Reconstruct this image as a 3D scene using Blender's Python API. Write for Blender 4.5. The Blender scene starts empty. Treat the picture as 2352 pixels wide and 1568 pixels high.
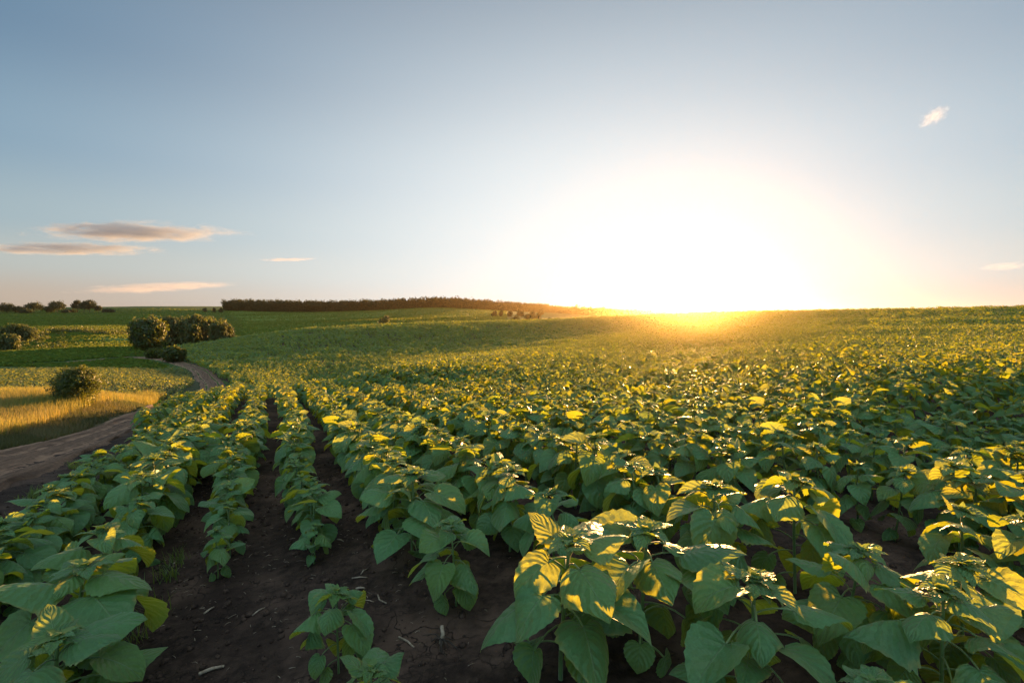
import bpy, math, random
import numpy as np
from mathutils import Vector, Matrix, Euler

SC = bpy.context.scene
COL = SC.collection
R = math.radians
RNG = np.random.default_rng(7)
random.seed(7)

# ------------------------------------------------------------------ helpers
def tag(o, label=None, cat=None, group=None, kind=None):
    if label: o['label'] = label
    if cat: o['category'] = cat
    if group: o['group'] = group
    if kind: o['kind'] = kind
    return o

def mesh_np(name, v, quads=None, tris=None, mats=(), smooth=True, attrs=None, matidx=None):
    v = np.asarray(v, np.float32).reshape(-1, 3)
    q = np.zeros((0, 4), np.int32) if quads is None else np.asarray(quads, np.int32).reshape(-1, 4)
    t = np.zeros((0, 3), np.int32) if tris is None else np.asarray(tris, np.int32).reshape(-1, 3)
    me = bpy.data.meshes.new(name)
    me.vertices.add(len(v)); me.vertices.foreach_set('co', v.ravel())
    nl = q.size + t.size
    me.loops.add(nl); me.loops.foreach_set('vertex_index', np.concatenate([q.ravel(), t.ravel()]))
    me.polygons.add(len(q) + len(t))
    ls = np.concatenate([np.arange(len(q)) * 4, q.size + np.arange(len(t)) * 3]).astype(np.int32)
    me.polygons.foreach_set('loop_start', ls)
    me.polygons.foreach_set('use_smooth', np.full(len(ls), smooth, bool))
    if matidx is not None:
        me.polygons.foreach_set('material_index', np.asarray(matidx, np.int32))
    for k, a in (attrs or {}).items():
        a = np.asarray(a, np.float32)
        if a.ndim == 1:
            me.attributes.new(k, 'FLOAT', 'POINT').data.foreach_set('value', a)
        else:
            me.attributes.new(k, 'FLOAT_VECTOR', 'POINT').data.foreach_set('vector', a.ravel())
    for m in mats: me.materials.append(m)
    me.update(calc_edges=True)
    return me

def link(name, data, parent=None):
    o = bpy.data.objects.new(name, data)
    COL.objects.link(o)
    if parent is not None: o.parent = parent
    return o

def empty(name, loc=(0, 0, 0)):
    o = bpy.data.objects.new(name, None); COL.objects.link(o)
    o.location = loc; o.empty_display_size = .1
    return o

class Geo:
    """collects verts / quads / tris with one vector attribute (u, v, rand)"""
    def __init__(s): s.v, s.q, s.t, s.a, s.n = [], [], [], [], 0
    def add(s, v, q=None, t=None, a=None):
        v = np.asarray(v, float).reshape(-1, 3)
        s.v.append(v)
        if q is not None and len(q): s.q.append(np.asarray(q, int).reshape(-1, 4) + s.n)
        if t is not None and len(t): s.t.append(np.asarray(t, int).reshape(-1, 3) + s.n)
        s.a.append(np.zeros((len(v), 3)) if a is None else np.asarray(a, float).reshape(-1, 3))
        s.n += len(v)
    def merged(s):
        return (np.concatenate(s.v), np.concatenate(s.q) if s.q else np.zeros((0, 4), int),
                np.concatenate(s.t) if s.t else np.zeros((0, 3), int), np.concatenate(s.a))
    def mesh(s, name, mats, smooth=True):
        v, q, t, a = s.merged()
        return mesh_np(name, v, q, t, mats, smooth, {'luv': a})

def tube(pts, rad, n=6, cap=True):
    """closed-ended tube along pts; returns verts, quads, tris"""
    pts = np.asarray(pts, float); m = len(pts)
    rad = np.broadcast_to(np.asarray(rad, float), (m,))
    d = np.gradient(pts, axis=0); d /= np.linalg.norm(d, axis=1)[:, None] + 1e-9
    ref = np.array([0, 0, 1.0]) if abs(d[0, 2]) < .8 else np.array([1.0, 0, 0])
    V = []
    for i in range(m):
        a = np.cross(d[i], ref); a /= np.linalg.norm(a) + 1e-9
        b = np.cross(d[i], a); ref = np.cross(a, d[i])
        ang = np.arange(n) * 2 * math.pi / n
        V.append(pts[i] + rad[i] * (np.cos(ang)[:, None] * a + np.sin(ang)[:, None] * b))
    V = np.concatenate(V)
    Q = [[i * n + k, i * n + (k + 1) % n, (i + 1) * n + (k + 1) % n, (i + 1) * n + k] for i in range(m - 1) for k in range(n)]
    T = []
    if cap:
        V = np.vstack([V, pts[0], pts[-1]])
        T += [[(k + 1) % n, k, m * n] for k in range(n)]
        T += [[(m - 1) * n + k, (m - 1) * n + (k + 1) % n, m * n + 1] for k in range(n)]
    return V, Q, T

# value noise on numpy arrays (deterministic)
def _h(ix, iy, s):
    n = (ix.astype(np.int64) * 374761393 + iy.astype(np.int64) * 668265263 + s * 1442695041) & 0x7fffffff
    n = ((n ^ (n >> 13)) * 1274126177) & 0x7fffffff
    n = n ^ (n >> 16)
    return (n & 0xffff) / 65535.0
def vnoise(x, y, s=0):
    ix, iy = np.floor(x), np.floor(y); fx, fy = x - ix, y - iy
    fx = fx * fx * (3 - 2 * fx); fy = fy * fy * (3 - 2 * fy)
    a = _h(ix, iy, s); b = _h(ix + 1, iy, s); c = _h(ix, iy + 1, s); d = _h(ix + 1, iy + 1, s)
    return (a * (1 - fx) + b * fx) * (1 - fy) + (c * (1 - fx) + d * fx) * fy * 1.0
def fbm(x, y, s=0, o=4):
    r, a, t = 0, 1, 0
    for k in range(o):
        r = r + a * vnoise(x * 2 ** k, y * 2 ** k, s + k * 17); t += a; a *= .5
    return r / t

# ------------------------------------------------------------------ camera
EYE = 1.65
F = 1176.0                       # focal length, in pixels of a 2352-wide picture (18 mm on 36 mm)
PITCH = math.atan((784 - 730) / F)
cam = bpy.data.cameras.new('camera'); camo = link('camera', cam)
cam.lens = 18; cam.sensor_width = 36; cam.clip_start = .05; cam.clip_end = 12000
camo.location = (0, 0, EYE)
camo.rotation_euler = (math.pi / 2 - PITCH, 0, 0)
SC.camera = camo

def ray(px, py):
    """slope (X/Y, Z/Y) of the sight line through a picture point"""
    a, b = (px - 1176) / F, -(py - 784) / F
    c, s = math.cos(PITCH), math.sin(PITCH)
    y = c + b * s; z = b * c - s
    return a / y, z / y
def at(px, py, Y, h=0.0):
    tx, tz = ray(px, py)
    return np.array([tx * Y, Y, EYE + tz * Y - h])
def project(P):
    P = np.asarray(P, float); c, s = math.cos(PITCH), math.sin(PITCH)
    x, y, z = P[..., 0], P[..., 1], P[..., 2] - EYE
    d = y * c - z * s; u = y * s + z * c
    return 1176 + F * x / d, 784 - F * u / d, d

# row coordinates of the sunflower field: s along the rows, p across them
DX, DY = -.428, .904
def sp_to_xy(s, p): return DX * s + DY * p, DY * s - DX * p
def xy_to_sp(x, y): return DX * x + DY * y, DY * x - DX * y

# ------------------------------------------------------------------ terrain from survey points
CP = []
def cp(px, py, Y, h=0.0): CP.append(at(px, py, Y, h))
def cz(px, z, Y): CP.append(np.array([(px - 1176) / F * Y, Y, z]))
for s in (-8, -3, 1, 5, 9, 13, 17):
    for p in (-2.5, 1, 5, 10):
        x, y = sp_to_xy(s, p)
        if y > -5: CP.append(np.array([x, y, -.064 * s + .02 * p]))
for s, z in ((22, -1.53), (26, -2.08), (31, -3.05)):
    for p in (-2, .5, 3):
        x, y = sp_to_xy(s, p); CP.append(np.array([x, y, z + .02 * p]))
for s, z in ((24, -2.15), (30, -3.05), (36, -3.65), (42, -3.8)):
    x, y = sp_to_xy(s, -4.1); CP.append(np.array([x, y, z]))
for a in [(850, 845, 23, .6), (1000, 826, 28, .6), (1150, 812, 34, .6), (1300, 793, 46, .6),
          (850, 836, 48, .6), (850, 800, 75, .6), (850, 747, 128, .6),
          (1000, 816, 55, .6), (1000, 785, 85, .6), (1000, 741, 142, .6),
          (1150, 800, 62, .6), (1150, 770, 100, .6), (1150, 737, 172, .6),
          (1300, 780, 72, .6), (1300, 755, 120, .6), (1300, 734, 205, .6),
          (700, 862, 42, .6), (700, 812, 65, .6), (700, 757, 116, .6),
          (560, 868, 38, .6), (560, 825, 60, .6), (540, 777, 100, .6),
          (480, 845, 50, .5), (440, 822, 66, .5), (400, 799, 90, .6),
          (600, 765, 230), (600, 740, 360), (600, 717, 600), (850, 742, 270), (850, 728, 410), (850, 714, 620),
          (1000, 736, 310), (1000, 721, 440), (1000, 708, 560), (1130, 736, 340), (1130, 726, 450), (1130, 713, 600),
          (300, 745, 235), (300, 727, 400), (300, 709, 640), (0, 745, 225), (0, 727, 400), (100, 717, 540), (0, 711, 680),
          (-400, 745, 230), (-400, 720, 600), (500, 706, 760), (400, 706, 700),
          (1050, 704, 900, 8), (1200, 702, 950, 9), (1300, 708, 950, 9), (1400, 714, 950, 9), (1500, 716, 1000, 9), (1600, 712, 1000, 9),
          (1700, 714, 1000, 9), (1800, 716, 1000, 9), (1900, 718, 1000, 9),
          (1400, 727, 600), (1250, 722, 600), (1250, 730, 420), (1400, 732, 380),
          (2352, 707, 90, .6), (2100, 710, 112, .6), (1850, 715, 150, .6), (1700, 718, 180, .6), (1600, 721, 205, .6), (1500, 725, 215, .6), (1400, 730, 215, .6),
          (2100, 722, 1000), (2352, 724, 1000), (2800, 724, 1000),
          (2352, 788, 20, .6), (2352, 748, 40, .6), (1850, 803, 21, .6), (1850, 758, 43, .6), (1850, 732, 90, .6),
          (1600, 827, 20, .6), (1600, 778, 38, .6), (1600, 742, 100, .6), (1430, 802, 34, .6), (1430, 768, 66, .6), (1430, 746, 120, .6),
          (2800, 707, 85, .6), (2800, 748, 34, .6), (2352, 1000, 6, .65),
          (0, 1100, 6.7), (0, 1035, 10.5), (200, 985, 15.2), (390, 930, 22), (0, 960, 15, .3), (0, 890, 25, .4), (0, 852, 35, .4),
          (250, 872, 34, .4), (430, 885, 36, .3), (455, 862, 48, .2), (300, 850, 46, .3), (150, 845, 50, .3), (0, 838, 58), (310, 819, 75), (150, 832, 66),
          (0, 800, 100), (200, 800, 96), (280, 775, 130), (200, 757, 170), (0, 765, 150), (100, 780, 122), (360, 766, 165),
          (-500, 960, 13), (-500, 850, 35), (-500, 790, 110), (170, 930, 18.5)]:
    cp(*a)
for a in [(450, -5, 122), (700, -4.6, 175), (850, -4, 195), (1000, -3.6, 225), (1150, -3, 265), (1300, -2, 300), (1450, -1, 300),
          (2352, 1.6, 150), (1850, 1.6, 240), (1600, 1.0, 310), (2100, 1.6, 200), (2800, 1.6, 150), (2352, -4, 400), (1850, -4, 500), (1600, -3, 600)]:
    cz(*a)
CP = np.array(CP)
def _tr(x, y):
    r = np.hypot(x, y)
    th = np.clip(np.arctan2(x, y), -1.15, 1.15)
    return th * 1.6, np.log(r + 3.0), r
def _ker(d2): return np.where(d2 > 1e-12, .5 * d2 * np.log(d2 + 1e-12), 0)
_a, _b, _r = _tr(CP[:, 0], CP[:, 1])
_w = CP[:, 2] / (_r + 6)
_n = len(CP)
_K = _ker((_a[:, None] - _a) ** 2 + (_b[:, None] - _b) ** 2) + np.eye(_n) * 2e-4
_P = np.c_[np.ones(_n), _a, _b]
_sol = np.linalg.solve(np.block([[_K, _P], [_P.T, np.zeros((3, 3))]]), np.r_[_w, np.zeros(3)])
def H(x, y):
    x = np.asarray(x, float); y = np.asarray(y, float); sh = x.shape
    x, y = x.ravel(), y.ravel(); out = np.empty(len(x))
    for i in range(0, len(x), 40000):
        a, b, r = _tr(x[i:i + 40000], y[i:i + 40000])
        k = _ker((a[:, None] - _a) ** 2 + (b[:, None] - _b) ** 2)
        w = k @ _sol[:_n] + _sol[_n] + _sol[_n + 1] * a + _sol[_n + 2] * b
        out[i:i + 40000] = w * (r + 6)
    return out.reshape(sh)
_err = H(CP[:, 0], CP[:, 1]) - CP[:, 2]
print('terrain fit max err', np.abs(_err).max(), 'at', CP[np.abs(_err).argmax()])

def hit(px, py, near=1.0, far=900.0):
    """where the sight line through a picture point meets the ground"""
    tx, tz = ray(px, py)
    Y = np.exp(np.linspace(math.log(near), math.log(far), 1500))
    g = EYE + tz * Y - H(tx * Y, Y)
    i = int(np.argmax(g < 0)) if (g < 0).any() else len(Y) - 1
    y = Y[i]; return np.array([tx * y, y, float(H(np.array([tx * y]), np.array([y]))[0])])
def gz(x, y): return float(H(np.array([x]), np.array([y]))[0])

# track centre line
def pxY(px, Y): return ((px - 1176) / F * Y, Y)
TRACK = [sp_to_xy(s, p) for s, p in ((-10, -3.95), (-4, -3.95), (2, -3.95), (8, -3.95), (14, -3.95), (21, -3.95), (28, -3.95), (36, -3.8), (45, -4.0))]
TRACK += [pxY(*a) for a in ((462, 51), (430, 60), (380, 69), (310, 74), (230, 71), (150, 66), (60, 62), (-60, 58), (-300, 52))]
def smooth_line(P, n=16):
    P = np.asarray(P, float); Q = np.vstack([2 * P[0] - P[1], P, 2 * P[-1] - P[-2]]); out = []
    for i in range(1, len(Q) - 2):
        for t in np.arange(n) / n:
            a, b, c, d = Q[i - 1], Q[i], Q[i + 1], Q[i + 2]
            out.append(.5 * (2 * b + (c - a) * t + (2 * a - 5 * b + 4 * c - d) * t * t + (3 * b - a - 3 * c + d) * t ** 3))
    return np.array(out + [P[-1]])
TL = smooth_line(TRACK)
def track_dist(x, y):
    x = np.asarray(x, float); y = np.asarray(y, float); sh = x.shape; x, y = x.ravel(), y.ravel()
    out = np.empty(len(x))
    for i in range(0, len(x), 50000):
        d = (x[i:i + 50000, None] - TL[:, 0]) ** 2 + (y[i:i + 50000, None] - TL[:, 1]) ** 2
        out[i:i + 50000] = np.sqrt(d.min(1))
    return out.reshape(sh)
def inside(poly, x, y):
    x = np.asarray(x, float); y = np.asarray(y, float); r = np.zeros(x.shape, bool)
    n = len(poly)
    for i in range(n):
        x1, y1 = poly[i]; x2, y2 = poly[(i + 1) % n]
        c = ((y1 > y) != (y2 > y)) & (x < (x2 - x1) * (y - y1) / (y2 - y1 + 1e-12) + x1)
        r ^= c
    return r
SUNF = [sp_to_xy(s, p) for s, p in ((-12, -2.35), (0, -2.3), (12, -2.4), (17, -2.75), (24, -2.75), (34, -2.7), (40, -2.4), (46, -2.8))]
SUNF += [pxY(*a) for a in ((480, 51), (450, 60), (425, 68), (398, 80), (385, 92), (440, 104), (540, 118), (700, 138), (850, 150), (1000, 166), (1150, 198), (1300, 232), (1430, 246),
                           (1600, 240), (1850, 182), (2100, 140), (2352, 115), (2800, 105))] + [(150, 30), (60, -8), (10, -14)]
CROP = [pxY(*a) for a in ((-400, 20), (0, 22), (200, 26), (330, 31), (410, 31), (456, 37), (470, 44), (455, 49), (430, 54), (300, 50), (150, 50), (0, 40), (-400, 38))]
MEAD = [sp_to_xy(s, p) for s, p in ((-10, -5.0), (0, -5.0), (8, -5.0), (14, -4.95), (21, -4.65), (28, -4.5))] + [pxY(*a) for a in ((440, 34), (410, 31), (330, 31), (200, 26), (0, 22), (-400, 20), (-900, 12), (-1500, 3))]
# ------------------------------------------------------------------ materials
class NT:
    """tiny node-tree builder"""
    def __init__(s, tree): s.t = tree; s.n = tree.nodes; s.l = tree.links
    def new(s, typ, **kw):
        n = s.n.new(typ)
        for k, v in kw.items():
            if k == 'ins':
                for i, x in v.items(): s.put(n.inputs[i], x)
            else: setattr(n, k, v)
        return n
    def put(s, sock, x):
        if hasattr(x, 'is_output') or isinstance(x, bpy.types.NodeSocket): s.l.new(x, sock)
        else:
            try: sock.default_value = x
            except Exception: sock.default_value = (*x, 1.0) if len(x) == 3 else x
    def math(s, op, a, b=0.0, c=None, clamp=False):
        n = s.new('ShaderNodeMath', operation=op, use_clamp=clamp)
        s.put(n.inputs[0], a); s.put(n.inputs[1], b)
        if c is not None: s.put(n.inputs[2], c)
        return n.outputs[0]
    def mix(s, f, a, b, blend='MIX'):
        n = s.new('ShaderNodeMix', data_type='RGBA', blend_type=blend)
        s.put(n.inputs[0], f); s.put(n.inputs[6], a); s.put(n.inputs[7], b)
        return n.outputs[2]
    def ramp(s, f, lo, hi, a=0.0, b=1.0, smooth=True):
        n = s.new('ShaderNodeMapRange', interpolation_type='SMOOTHSTEP' if smooth else 'LINEAR')
        for i, x in enumerate((f, lo, hi, a, b)): s.put(n.inputs[i], x)
        return n.outputs[0]
    def noise(s, vec, scale, detail=3.0, rough=.55, dist=0.0):
        n = s.new('ShaderNodeTexNoise', ins={'Scale': scale, 'Detail': detail, 'Roughness': rough, 'Distortion': dist})
        if vec is not None: s.l.new(vec, n.inputs['Vector'])
        return n.outputs['Fac']
    def mapping(s, vec, scale=(1, 1, 1), rot=(0, 0, 0), loc=(0, 0, 0)):
        n = s.new('ShaderNodeMapping', ins={'Scale': scale, 'Rotation': rot, 'Location': loc}); s.l.new(vec, n.inputs['Vector'])
        return n.outputs[0]
    def bump(s, h, strength=.5, dist=.02, normal=None):
        n = s.new('ShaderNodeBump', ins={'Strength': strength, 'Distance': dist}); s.l.new(h, n.inputs['Height'])
        if normal is not None: s.l.new(normal, n.inputs['Normal'])
        return n.outputs[0]

def material(name):
    m = bpy.data.materials.new(name); m.use_nodes = True
    m.node_tree.nodes.clear()
    t = NT(m.node_tree); t.out = t.new('ShaderNodeOutputMaterial')
    return m, t
def attr(t, name, out='Fac'):
    n = t.new('ShaderNodeAttribute', attribute_name=name); return n.outputs[out]

def foliage_mat(name, top, under, trans, tmix=.4, rough=.5, spec=.3, sheen=.0, veins=False, vary=.35, bumpy=0.0, hue=None, sheen_tint=(1, .9, .75)):
    """leaf-like surface: reflects on both sides, lets light through; attribute luv = (across, along, random)"""
    m, t = material(name)
    luv = t.new('ShaderNodeAttribute', attribute_name='luv')
    sep = t.new('ShaderNodeSeparateXYZ'); t.l.new(luv.outputs['Vector'], sep.inputs[0])
    u, v, rn = sep.outputs
    geo = t.new('ShaderNodeNewGeometry')
    oi = t.new('ShaderNodeObjectInfo')
    r2 = t.math('FRACT', t.math('ADD', t.math('MULTIPLY', rn, 1.0), t.math('MULTIPLY', oi.outputs['Random'], .61)))
    k = t.math('ADD', 1 - vary / 2, t.math('MULTIPLY', r2, vary))
    c = t.mix(geo.outputs['Backfacing'], (*top, 1), (*under, 1))
    if hue is not None:
        c = t.mix(t.math('MULTIPLY', t.ramp(r2, .55, 1.0), .8), c, (*hue, 1))
    c = t.mix(1.0, c, t.new('ShaderNodeCombineColor', ins={0: k, 1: k, 2: k}).outputs[0], 'MULTIPLY')
    tc = t.mix(r2, (*trans, 1), (trans[0] * 1.25, trans[1] * .95, trans[2] * .8, 1))
    nrm = None
    if veins:
        au = t.math('ABSOLUTE', u)
        mid = t.ramp(au, .012, .036, 1.0, 0.0)
        wv = t.math('MULTIPLY', t.math('SUBTRACT', t.noise(t.new('ShaderNodeTexCoord').outputs['Object'], 14.0, 2.0), .5), .16)
        q = t.math('FRACT', t.math('MULTIPLY', t.math('ADD', wv, t.math('SUBTRACT', v, t.math('MULTIPLY', au, .36))), t.math('ADD', 5.2, t.math('MULTIPLY', rn, 2.6))))
        lat = t.math('ABSOLUTE', t.math('SUBTRACT', q, .5))
        latm = t.math('MULTIPLY', t.ramp(lat, .455, .495), .55)
        vm = t.math('MAXIMUM', mid, latm)
        c = t.mix(t.math('MULTIPLY', vm, .75), c, (.17, .28, .11, 1))
        tc = t.mix(t.math('MULTIPLY', vm, .5), tc, (.10, .16, .02, 1))
        oc = t.new('ShaderNodeTexCoord').outputs['Object']
        nz = t.noise(oc, 38.0, 3.0)
        c = t.mix(t.ramp(t.noise(oc, 7.0, 3.0), .45, .75, 0, .55), c, (.085, .165, .05, 1))
        ye = t.math('MULTIPLY', t.ramp(t.math('ADD', au, t.math('MULTIPLY', t.noise(oc, 23.0, 3.0), .5)), 1.12, 1.32), t.ramp(rn, .55, .9))
        c = t.mix(t.math('MULTIPLY', ye, .8), c, (.24, .21, .06, 1))
        c = t.mix(t.ramp(t.noise(oc, 60.0, 2.0), .70, .78, 0, .6), c, (.10, .085, .035, 1))
        mot = t.noise(oc, 110.0, 3.0, .6); mk = t.ramp(mot, .3, .7, .74, 1.22, False)
        c = t.mix(1.0, c, t.new('ShaderNodeCombineColor', ins={0: mk, 1: mk, 2: mk}).outputs[0], 'MULTIPLY')
        pill = t.math('SUBTRACT', 1.0, t.math('MULTIPLY', lat, 2.0))
        hgt = t.math('ADD', t.math('MULTIPLY', pill, .7), t.math('ADD', t.math('MULTIPLY', nz, 1.0), t.math('MULTIPLY', mid, -.9)))
        nrm = t.bump(hgt, .6, .010)
    elif bumpy:
        oc = t.new('ShaderNodeTexCoord').outputs['Object']
        nrm = t.bump(t.noise(oc, bumpy, 2.0), .5, .03)
    p = t.new('ShaderNodeBsdfPrincipled', ins={'Base Color': c, 'Roughness': rough, 'Specular IOR Level': spec, 'Sheen Weight': sheen, 'Sheen Roughness': .45, 'Sheen Tint': (*sheen_tint, 1)})
    tr = t.new('ShaderNodeBsdfTranslucent', ins={'Color': tc})
    if nrm is not None:
        t.l.new(nrm, p.inputs['Normal']); t.l.new(nrm, tr.inputs['Normal'])
    mx = t.new('ShaderNodeMixShader', ins={0: tmix, 1: p.outputs[0], 2: tr.outputs[0]})
    t.l.new(mx.outputs[0], t.out.inputs[0])
    return m

M = {}
M['leaf'] = foliage_mat('sunflower_leaf', (.040, .165, .056), (.062, .185, .068), (.37, .46, .020), .42, .45, .32, .14, True, .5, hue=(.055, .13, .030))
M['leaf_far'] = foliage_mat('sunflower_leaf_far', (.027, .115, .034), (.044, .140, .042), (.37, .42, .016), .42, .46, .27, .07, False, .6, hue=(.055, .12, .028))
M['bud'] = foliage_mat('sunflower_bud', (.075, .165, .04), (.09, .18, .05), (.34, .42, .03), .40, .5, .3, .15, False, .3)
M['stem'] = foliage_mat('sunflower_stem', (.10, .17, .055), (.10, .17, .055), (.2, .3, .05), .12, .5, .35, .3, False, .25)
M['meadow'] = foliage_mat('meadow_grass', (.13, .155, .035), (.13, .155, .04), (.32, .31, .05), .42, .6, .2, .0, False, .8, hue=(.27, .17, .075))
M['verge'] = foliage_mat('verge_grass', (.055, .065, .028), (.06, .07, .03), (.16, .17, .04), .35, .6, .2, .0, False, .7, hue=(.11, .085, .045))
M['weed'] = foliage_mat('weed_grass', (.05, .10, .025), (.06, .11, .03), (.22, .30, .03), .4, .5, .3, .0, False, .5)
M['crop'] = foliage_mat('crop_leaf', (.05, .10, .035), (.06, .11, .04), (.26, .30, .04), .4, .5, .3, .0, False, .6)
M['fieldcrop'] = foliage_mat('valley_crop_leaf', (.044, .098, .014), (.046, .10, .016), (.18, .23, .018), .32, .6, .15, .0, False, .8, hue=(.085, .13, .018))
M['bush'] = foliage_mat('bush_leaf', (.030, .052, .014), (.038, .060, .02), (.16, .20, .015), .35, .5, .3, .0, False, .6)
M['willow'] = foliage_mat('willow_leaf', (.034, .055, .016), (.050, .072, .026), (.17, .21, .04), .35, .55, .2, .0, False, .7, hue=(.085, .080, .034))
M['tree'] = foliage_mat('tree_leaf', (.018, .030, .012), (.022, .034, .014), (.06, .08, .02), .3, .6, .2, .0, False, .6)
M['forest'] = foliage_mat('forest_leaf', (.016, .027, .010), (.016, .027, .011), (.05, .065, .015), .3, .7, .1, .0, False, .7, hue=(.030, .030, .012))

def simple(name, col, rough=.8, col2=None, scale=20, bump=.3, bd=.01, spec=.2, stretch=(1, 1, 1)):
    m, t = material(name)
    oc = t.mapping(t.new('ShaderNodeTexCoord').outputs['Object'], stretch)
    nz = t.noise(oc, scale, 4)
    c = t.mix(t.ramp(nz, .35, .65), (*col, 1), (*(col2 or [x * .55 for x in col]), 1))
    p = t.new('ShaderNodeBsdfPrincipled', ins={'Base Color': c, 'Roughness': rough, 'Specular IOR Level': spec, 'Normal': t.bump(nz, bump, bd)})
    t.l.new(p.outputs[0], t.out.inputs[0]); return m
M['bark'] = simple('bark', (.055, .042, .03), .9, (.025, .02, .015), 9, .6, .03, stretch=(3, 3, .5))
M['clod'] = simple('earth_clod', (.055, .036, .025), .95, (.022, .014, .010), 30, .6, .01)
M['straw'] = simple('dry_stalk', (.30, .25, .18), .7, (.16, .125, .085), 60, .3, .004)

# ground: soil of the field, far green fields, meadow floor
def ground_mat():
    m, t = material('ground')
    pos = t.new('ShaderNodeTexCoord').outputs['Object']
    soil, mead, crop = attr(t, 'soil'), attr(t, 'meadow'), attr(t, 'crop')
    n1 = t.noise(pos, 1.3, 5, .6); n2 = t.noise(pos, 14, 5, .65); n3 = t.noise(pos, 70, 4, .7)
    wob = t.new('ShaderNodeVectorMath', operation='ADD')
    nv = t.new('ShaderNodeTexNoise', ins={'Scale': 5.0, 'Detail': 3.0}); t.l.new(pos, nv.inputs['Vector'])
    sc = t.new('ShaderNodeVectorMath', operation='SCALE', ins={'Scale': .28}); t.l.new(nv.outputs['Color'], sc.inputs[0])
    t.l.new(pos, wob.inputs[0]); t.l.new(sc.outputs[0], wob.inputs[1])
    def crack(scale, w):
        vo = t.new('ShaderNodeTexVoronoi', feature='DISTANCE_TO_EDGE', ins={'Scale': scale}); t.l.new(wob.outputs[0], vo.inputs['Vector'])
        return t.ramp(vo.outputs['Distance'], 0.0, w, 1.0, 0.0)
    ck = t.math('MAXIMUM', t.math('MULTIPLY', crack(4.2, .018), t.ramp(n1, .47, .6)), t.math('MULTIPLY', crack(13.0, .035), t.math('MULTIPLY', t.ramp(t.noise(pos, 3.1), .5, .62), .8)))
    sc1 = t.mix(t.ramp(n2, .3, .7), (.0135, .0085, .0058, 1), (.046, .030, .021, 1))
    sc1 = t.mix(t.ramp(n1, .45, .62, 0, .75), sc1, (.090, .058, .041, 1))
    sc1 = t.mix(t.ramp(t.noise(pos, .8, 3), .5, .64, 0, .75), sc1, (.015, .009, .006, 1))
    sc1 = t.mix(t.math('MULTIPLY', ck, .85), sc1, (.006, .005, .004, 1))
    # far cropland: soft drill lines and patches
    g1 = t.noise(pos, .012, 4, .6); g2 = t.noise(t.mapping(pos, (.03, .6, .1), (0, 0, .5)), 1.0, 3); g3 = t.noise(pos, .55, 5, .75)
    gr = t.mix(t.ramp(g1, .35, .65), (.034, .088, .010, 1), (.076, .122, .012, 1))
    gr = t.mix(t.ramp(g2, .38, .62, 0, .85), gr, (.022, .052, .010, 1))
    gr = t.mix(t.ramp(g3, .42, .66, 0, .8), gr, (.018, .043, .008, 1))
    gr = t.mix(t.math('MULTIPLY', attr(t, 'pale'), t.ramp(g3, .3, .7, .95, .6)), gr, t.mix(g1, (.085, .150, .012, 1), (.13, .185, .016, 1)))
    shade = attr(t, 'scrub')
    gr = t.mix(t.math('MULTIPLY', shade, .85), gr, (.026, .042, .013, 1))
    md = t.mix(n2, (.075, .06, .025, 1), (.045, .045, .016, 1))
    cr = t.mix(n2, (.030, .045, .018, 1), (.045, .05, .022, 1))
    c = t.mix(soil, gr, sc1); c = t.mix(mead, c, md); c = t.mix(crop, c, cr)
    hs = t.math('ADD', t.math('MULTIPLY', n2, .9), t.math('ADD', t.math('MULTIPLY', n3, .45), t.math('MULTIPLY', ck, -1.0)))
    b1 = t.bump(hs, .8, .03)
    b2 = t.bump(g3, .8, .5)
    nm = t.new('ShaderNodeMix', data_type='VECTOR'); t.put(nm.inputs[0], soil); t.l.new(b2, nm.inputs[4]); t.l.new(b1, nm.inputs[5])
    p = t.new('ShaderNodeBsdfPrincipled', ins={'Base Color': c, 'Roughness': .92, 'Specular IOR Level': .15, 'Normal': nm.outputs[1]})
    t.l.new(p.outputs[0], t.out.inputs[0]); return m
M['ground'] = ground_mat()

def track_mat():
    m, t = material('dirt_track')
    pos = t.new('ShaderNodeTexCoord').outputs['Object']
    luv = t.new('ShaderNodeAttribute', attribute_name='luv')
    sep = t.new('ShaderNodeSeparateXYZ'); t.l.new(luv.outputs['Vector'], sep.inputs[0])
    u = sep.outputs[0]
    n1 = t.noise(pos, 2.2, 5, .6); n2 = t.noise(pos, 16, 5, .7)
    uu = t.math('ADD', u, t.math('MULTIPLY', t.math('SUBTRACT', n1, .5), .35))
    rut = t.ramp(t.math('ABSOLUTE', t.math('SUBTRACT', t.math('ABSOLUTE', uu), .48)), .10, .22, 1, 0)
    c = t.mix(t.ramp(n2, .3, .7), (.078, .046, .028, 1), (.155, .096, .060, 1))
    c = t.mix(t.math('MULTIPLY', t.ramp(u, -.7, -.95), t.ramp(n1, .3, .6, .2, .8)), c, (.27, .17, .108, 1))
    c = t.mix(t.math('MULTIPLY', rut, t.ramp(n1, .35, .6, .25, .8)), c, (.25, .155, .098, 1))
    n3 = t.noise(t.mapping(luv.outputs['Vector'], (7.0, .5, 1)), 1.0, 4, .6)
    c = t.mix(t.ramp(n3, .48, .62, 0, .75), c, (.048, .029, .019, 1))
    h = t.math('ADD', t.math('MULTIPLY', n2, .8), t.math('MULTIPLY', n3, 1.2))
    p = t.new('ShaderNodeBsdfPrincipled', ins={'Base Color': c, 'Roughness': .9, 'Specular IOR Level': .15, 'Normal': t.bump(h, .8, .04)})
    t.l.new(p.outputs[0], t.out.inputs[0]); return m
M['track'] = track_mat()
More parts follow.
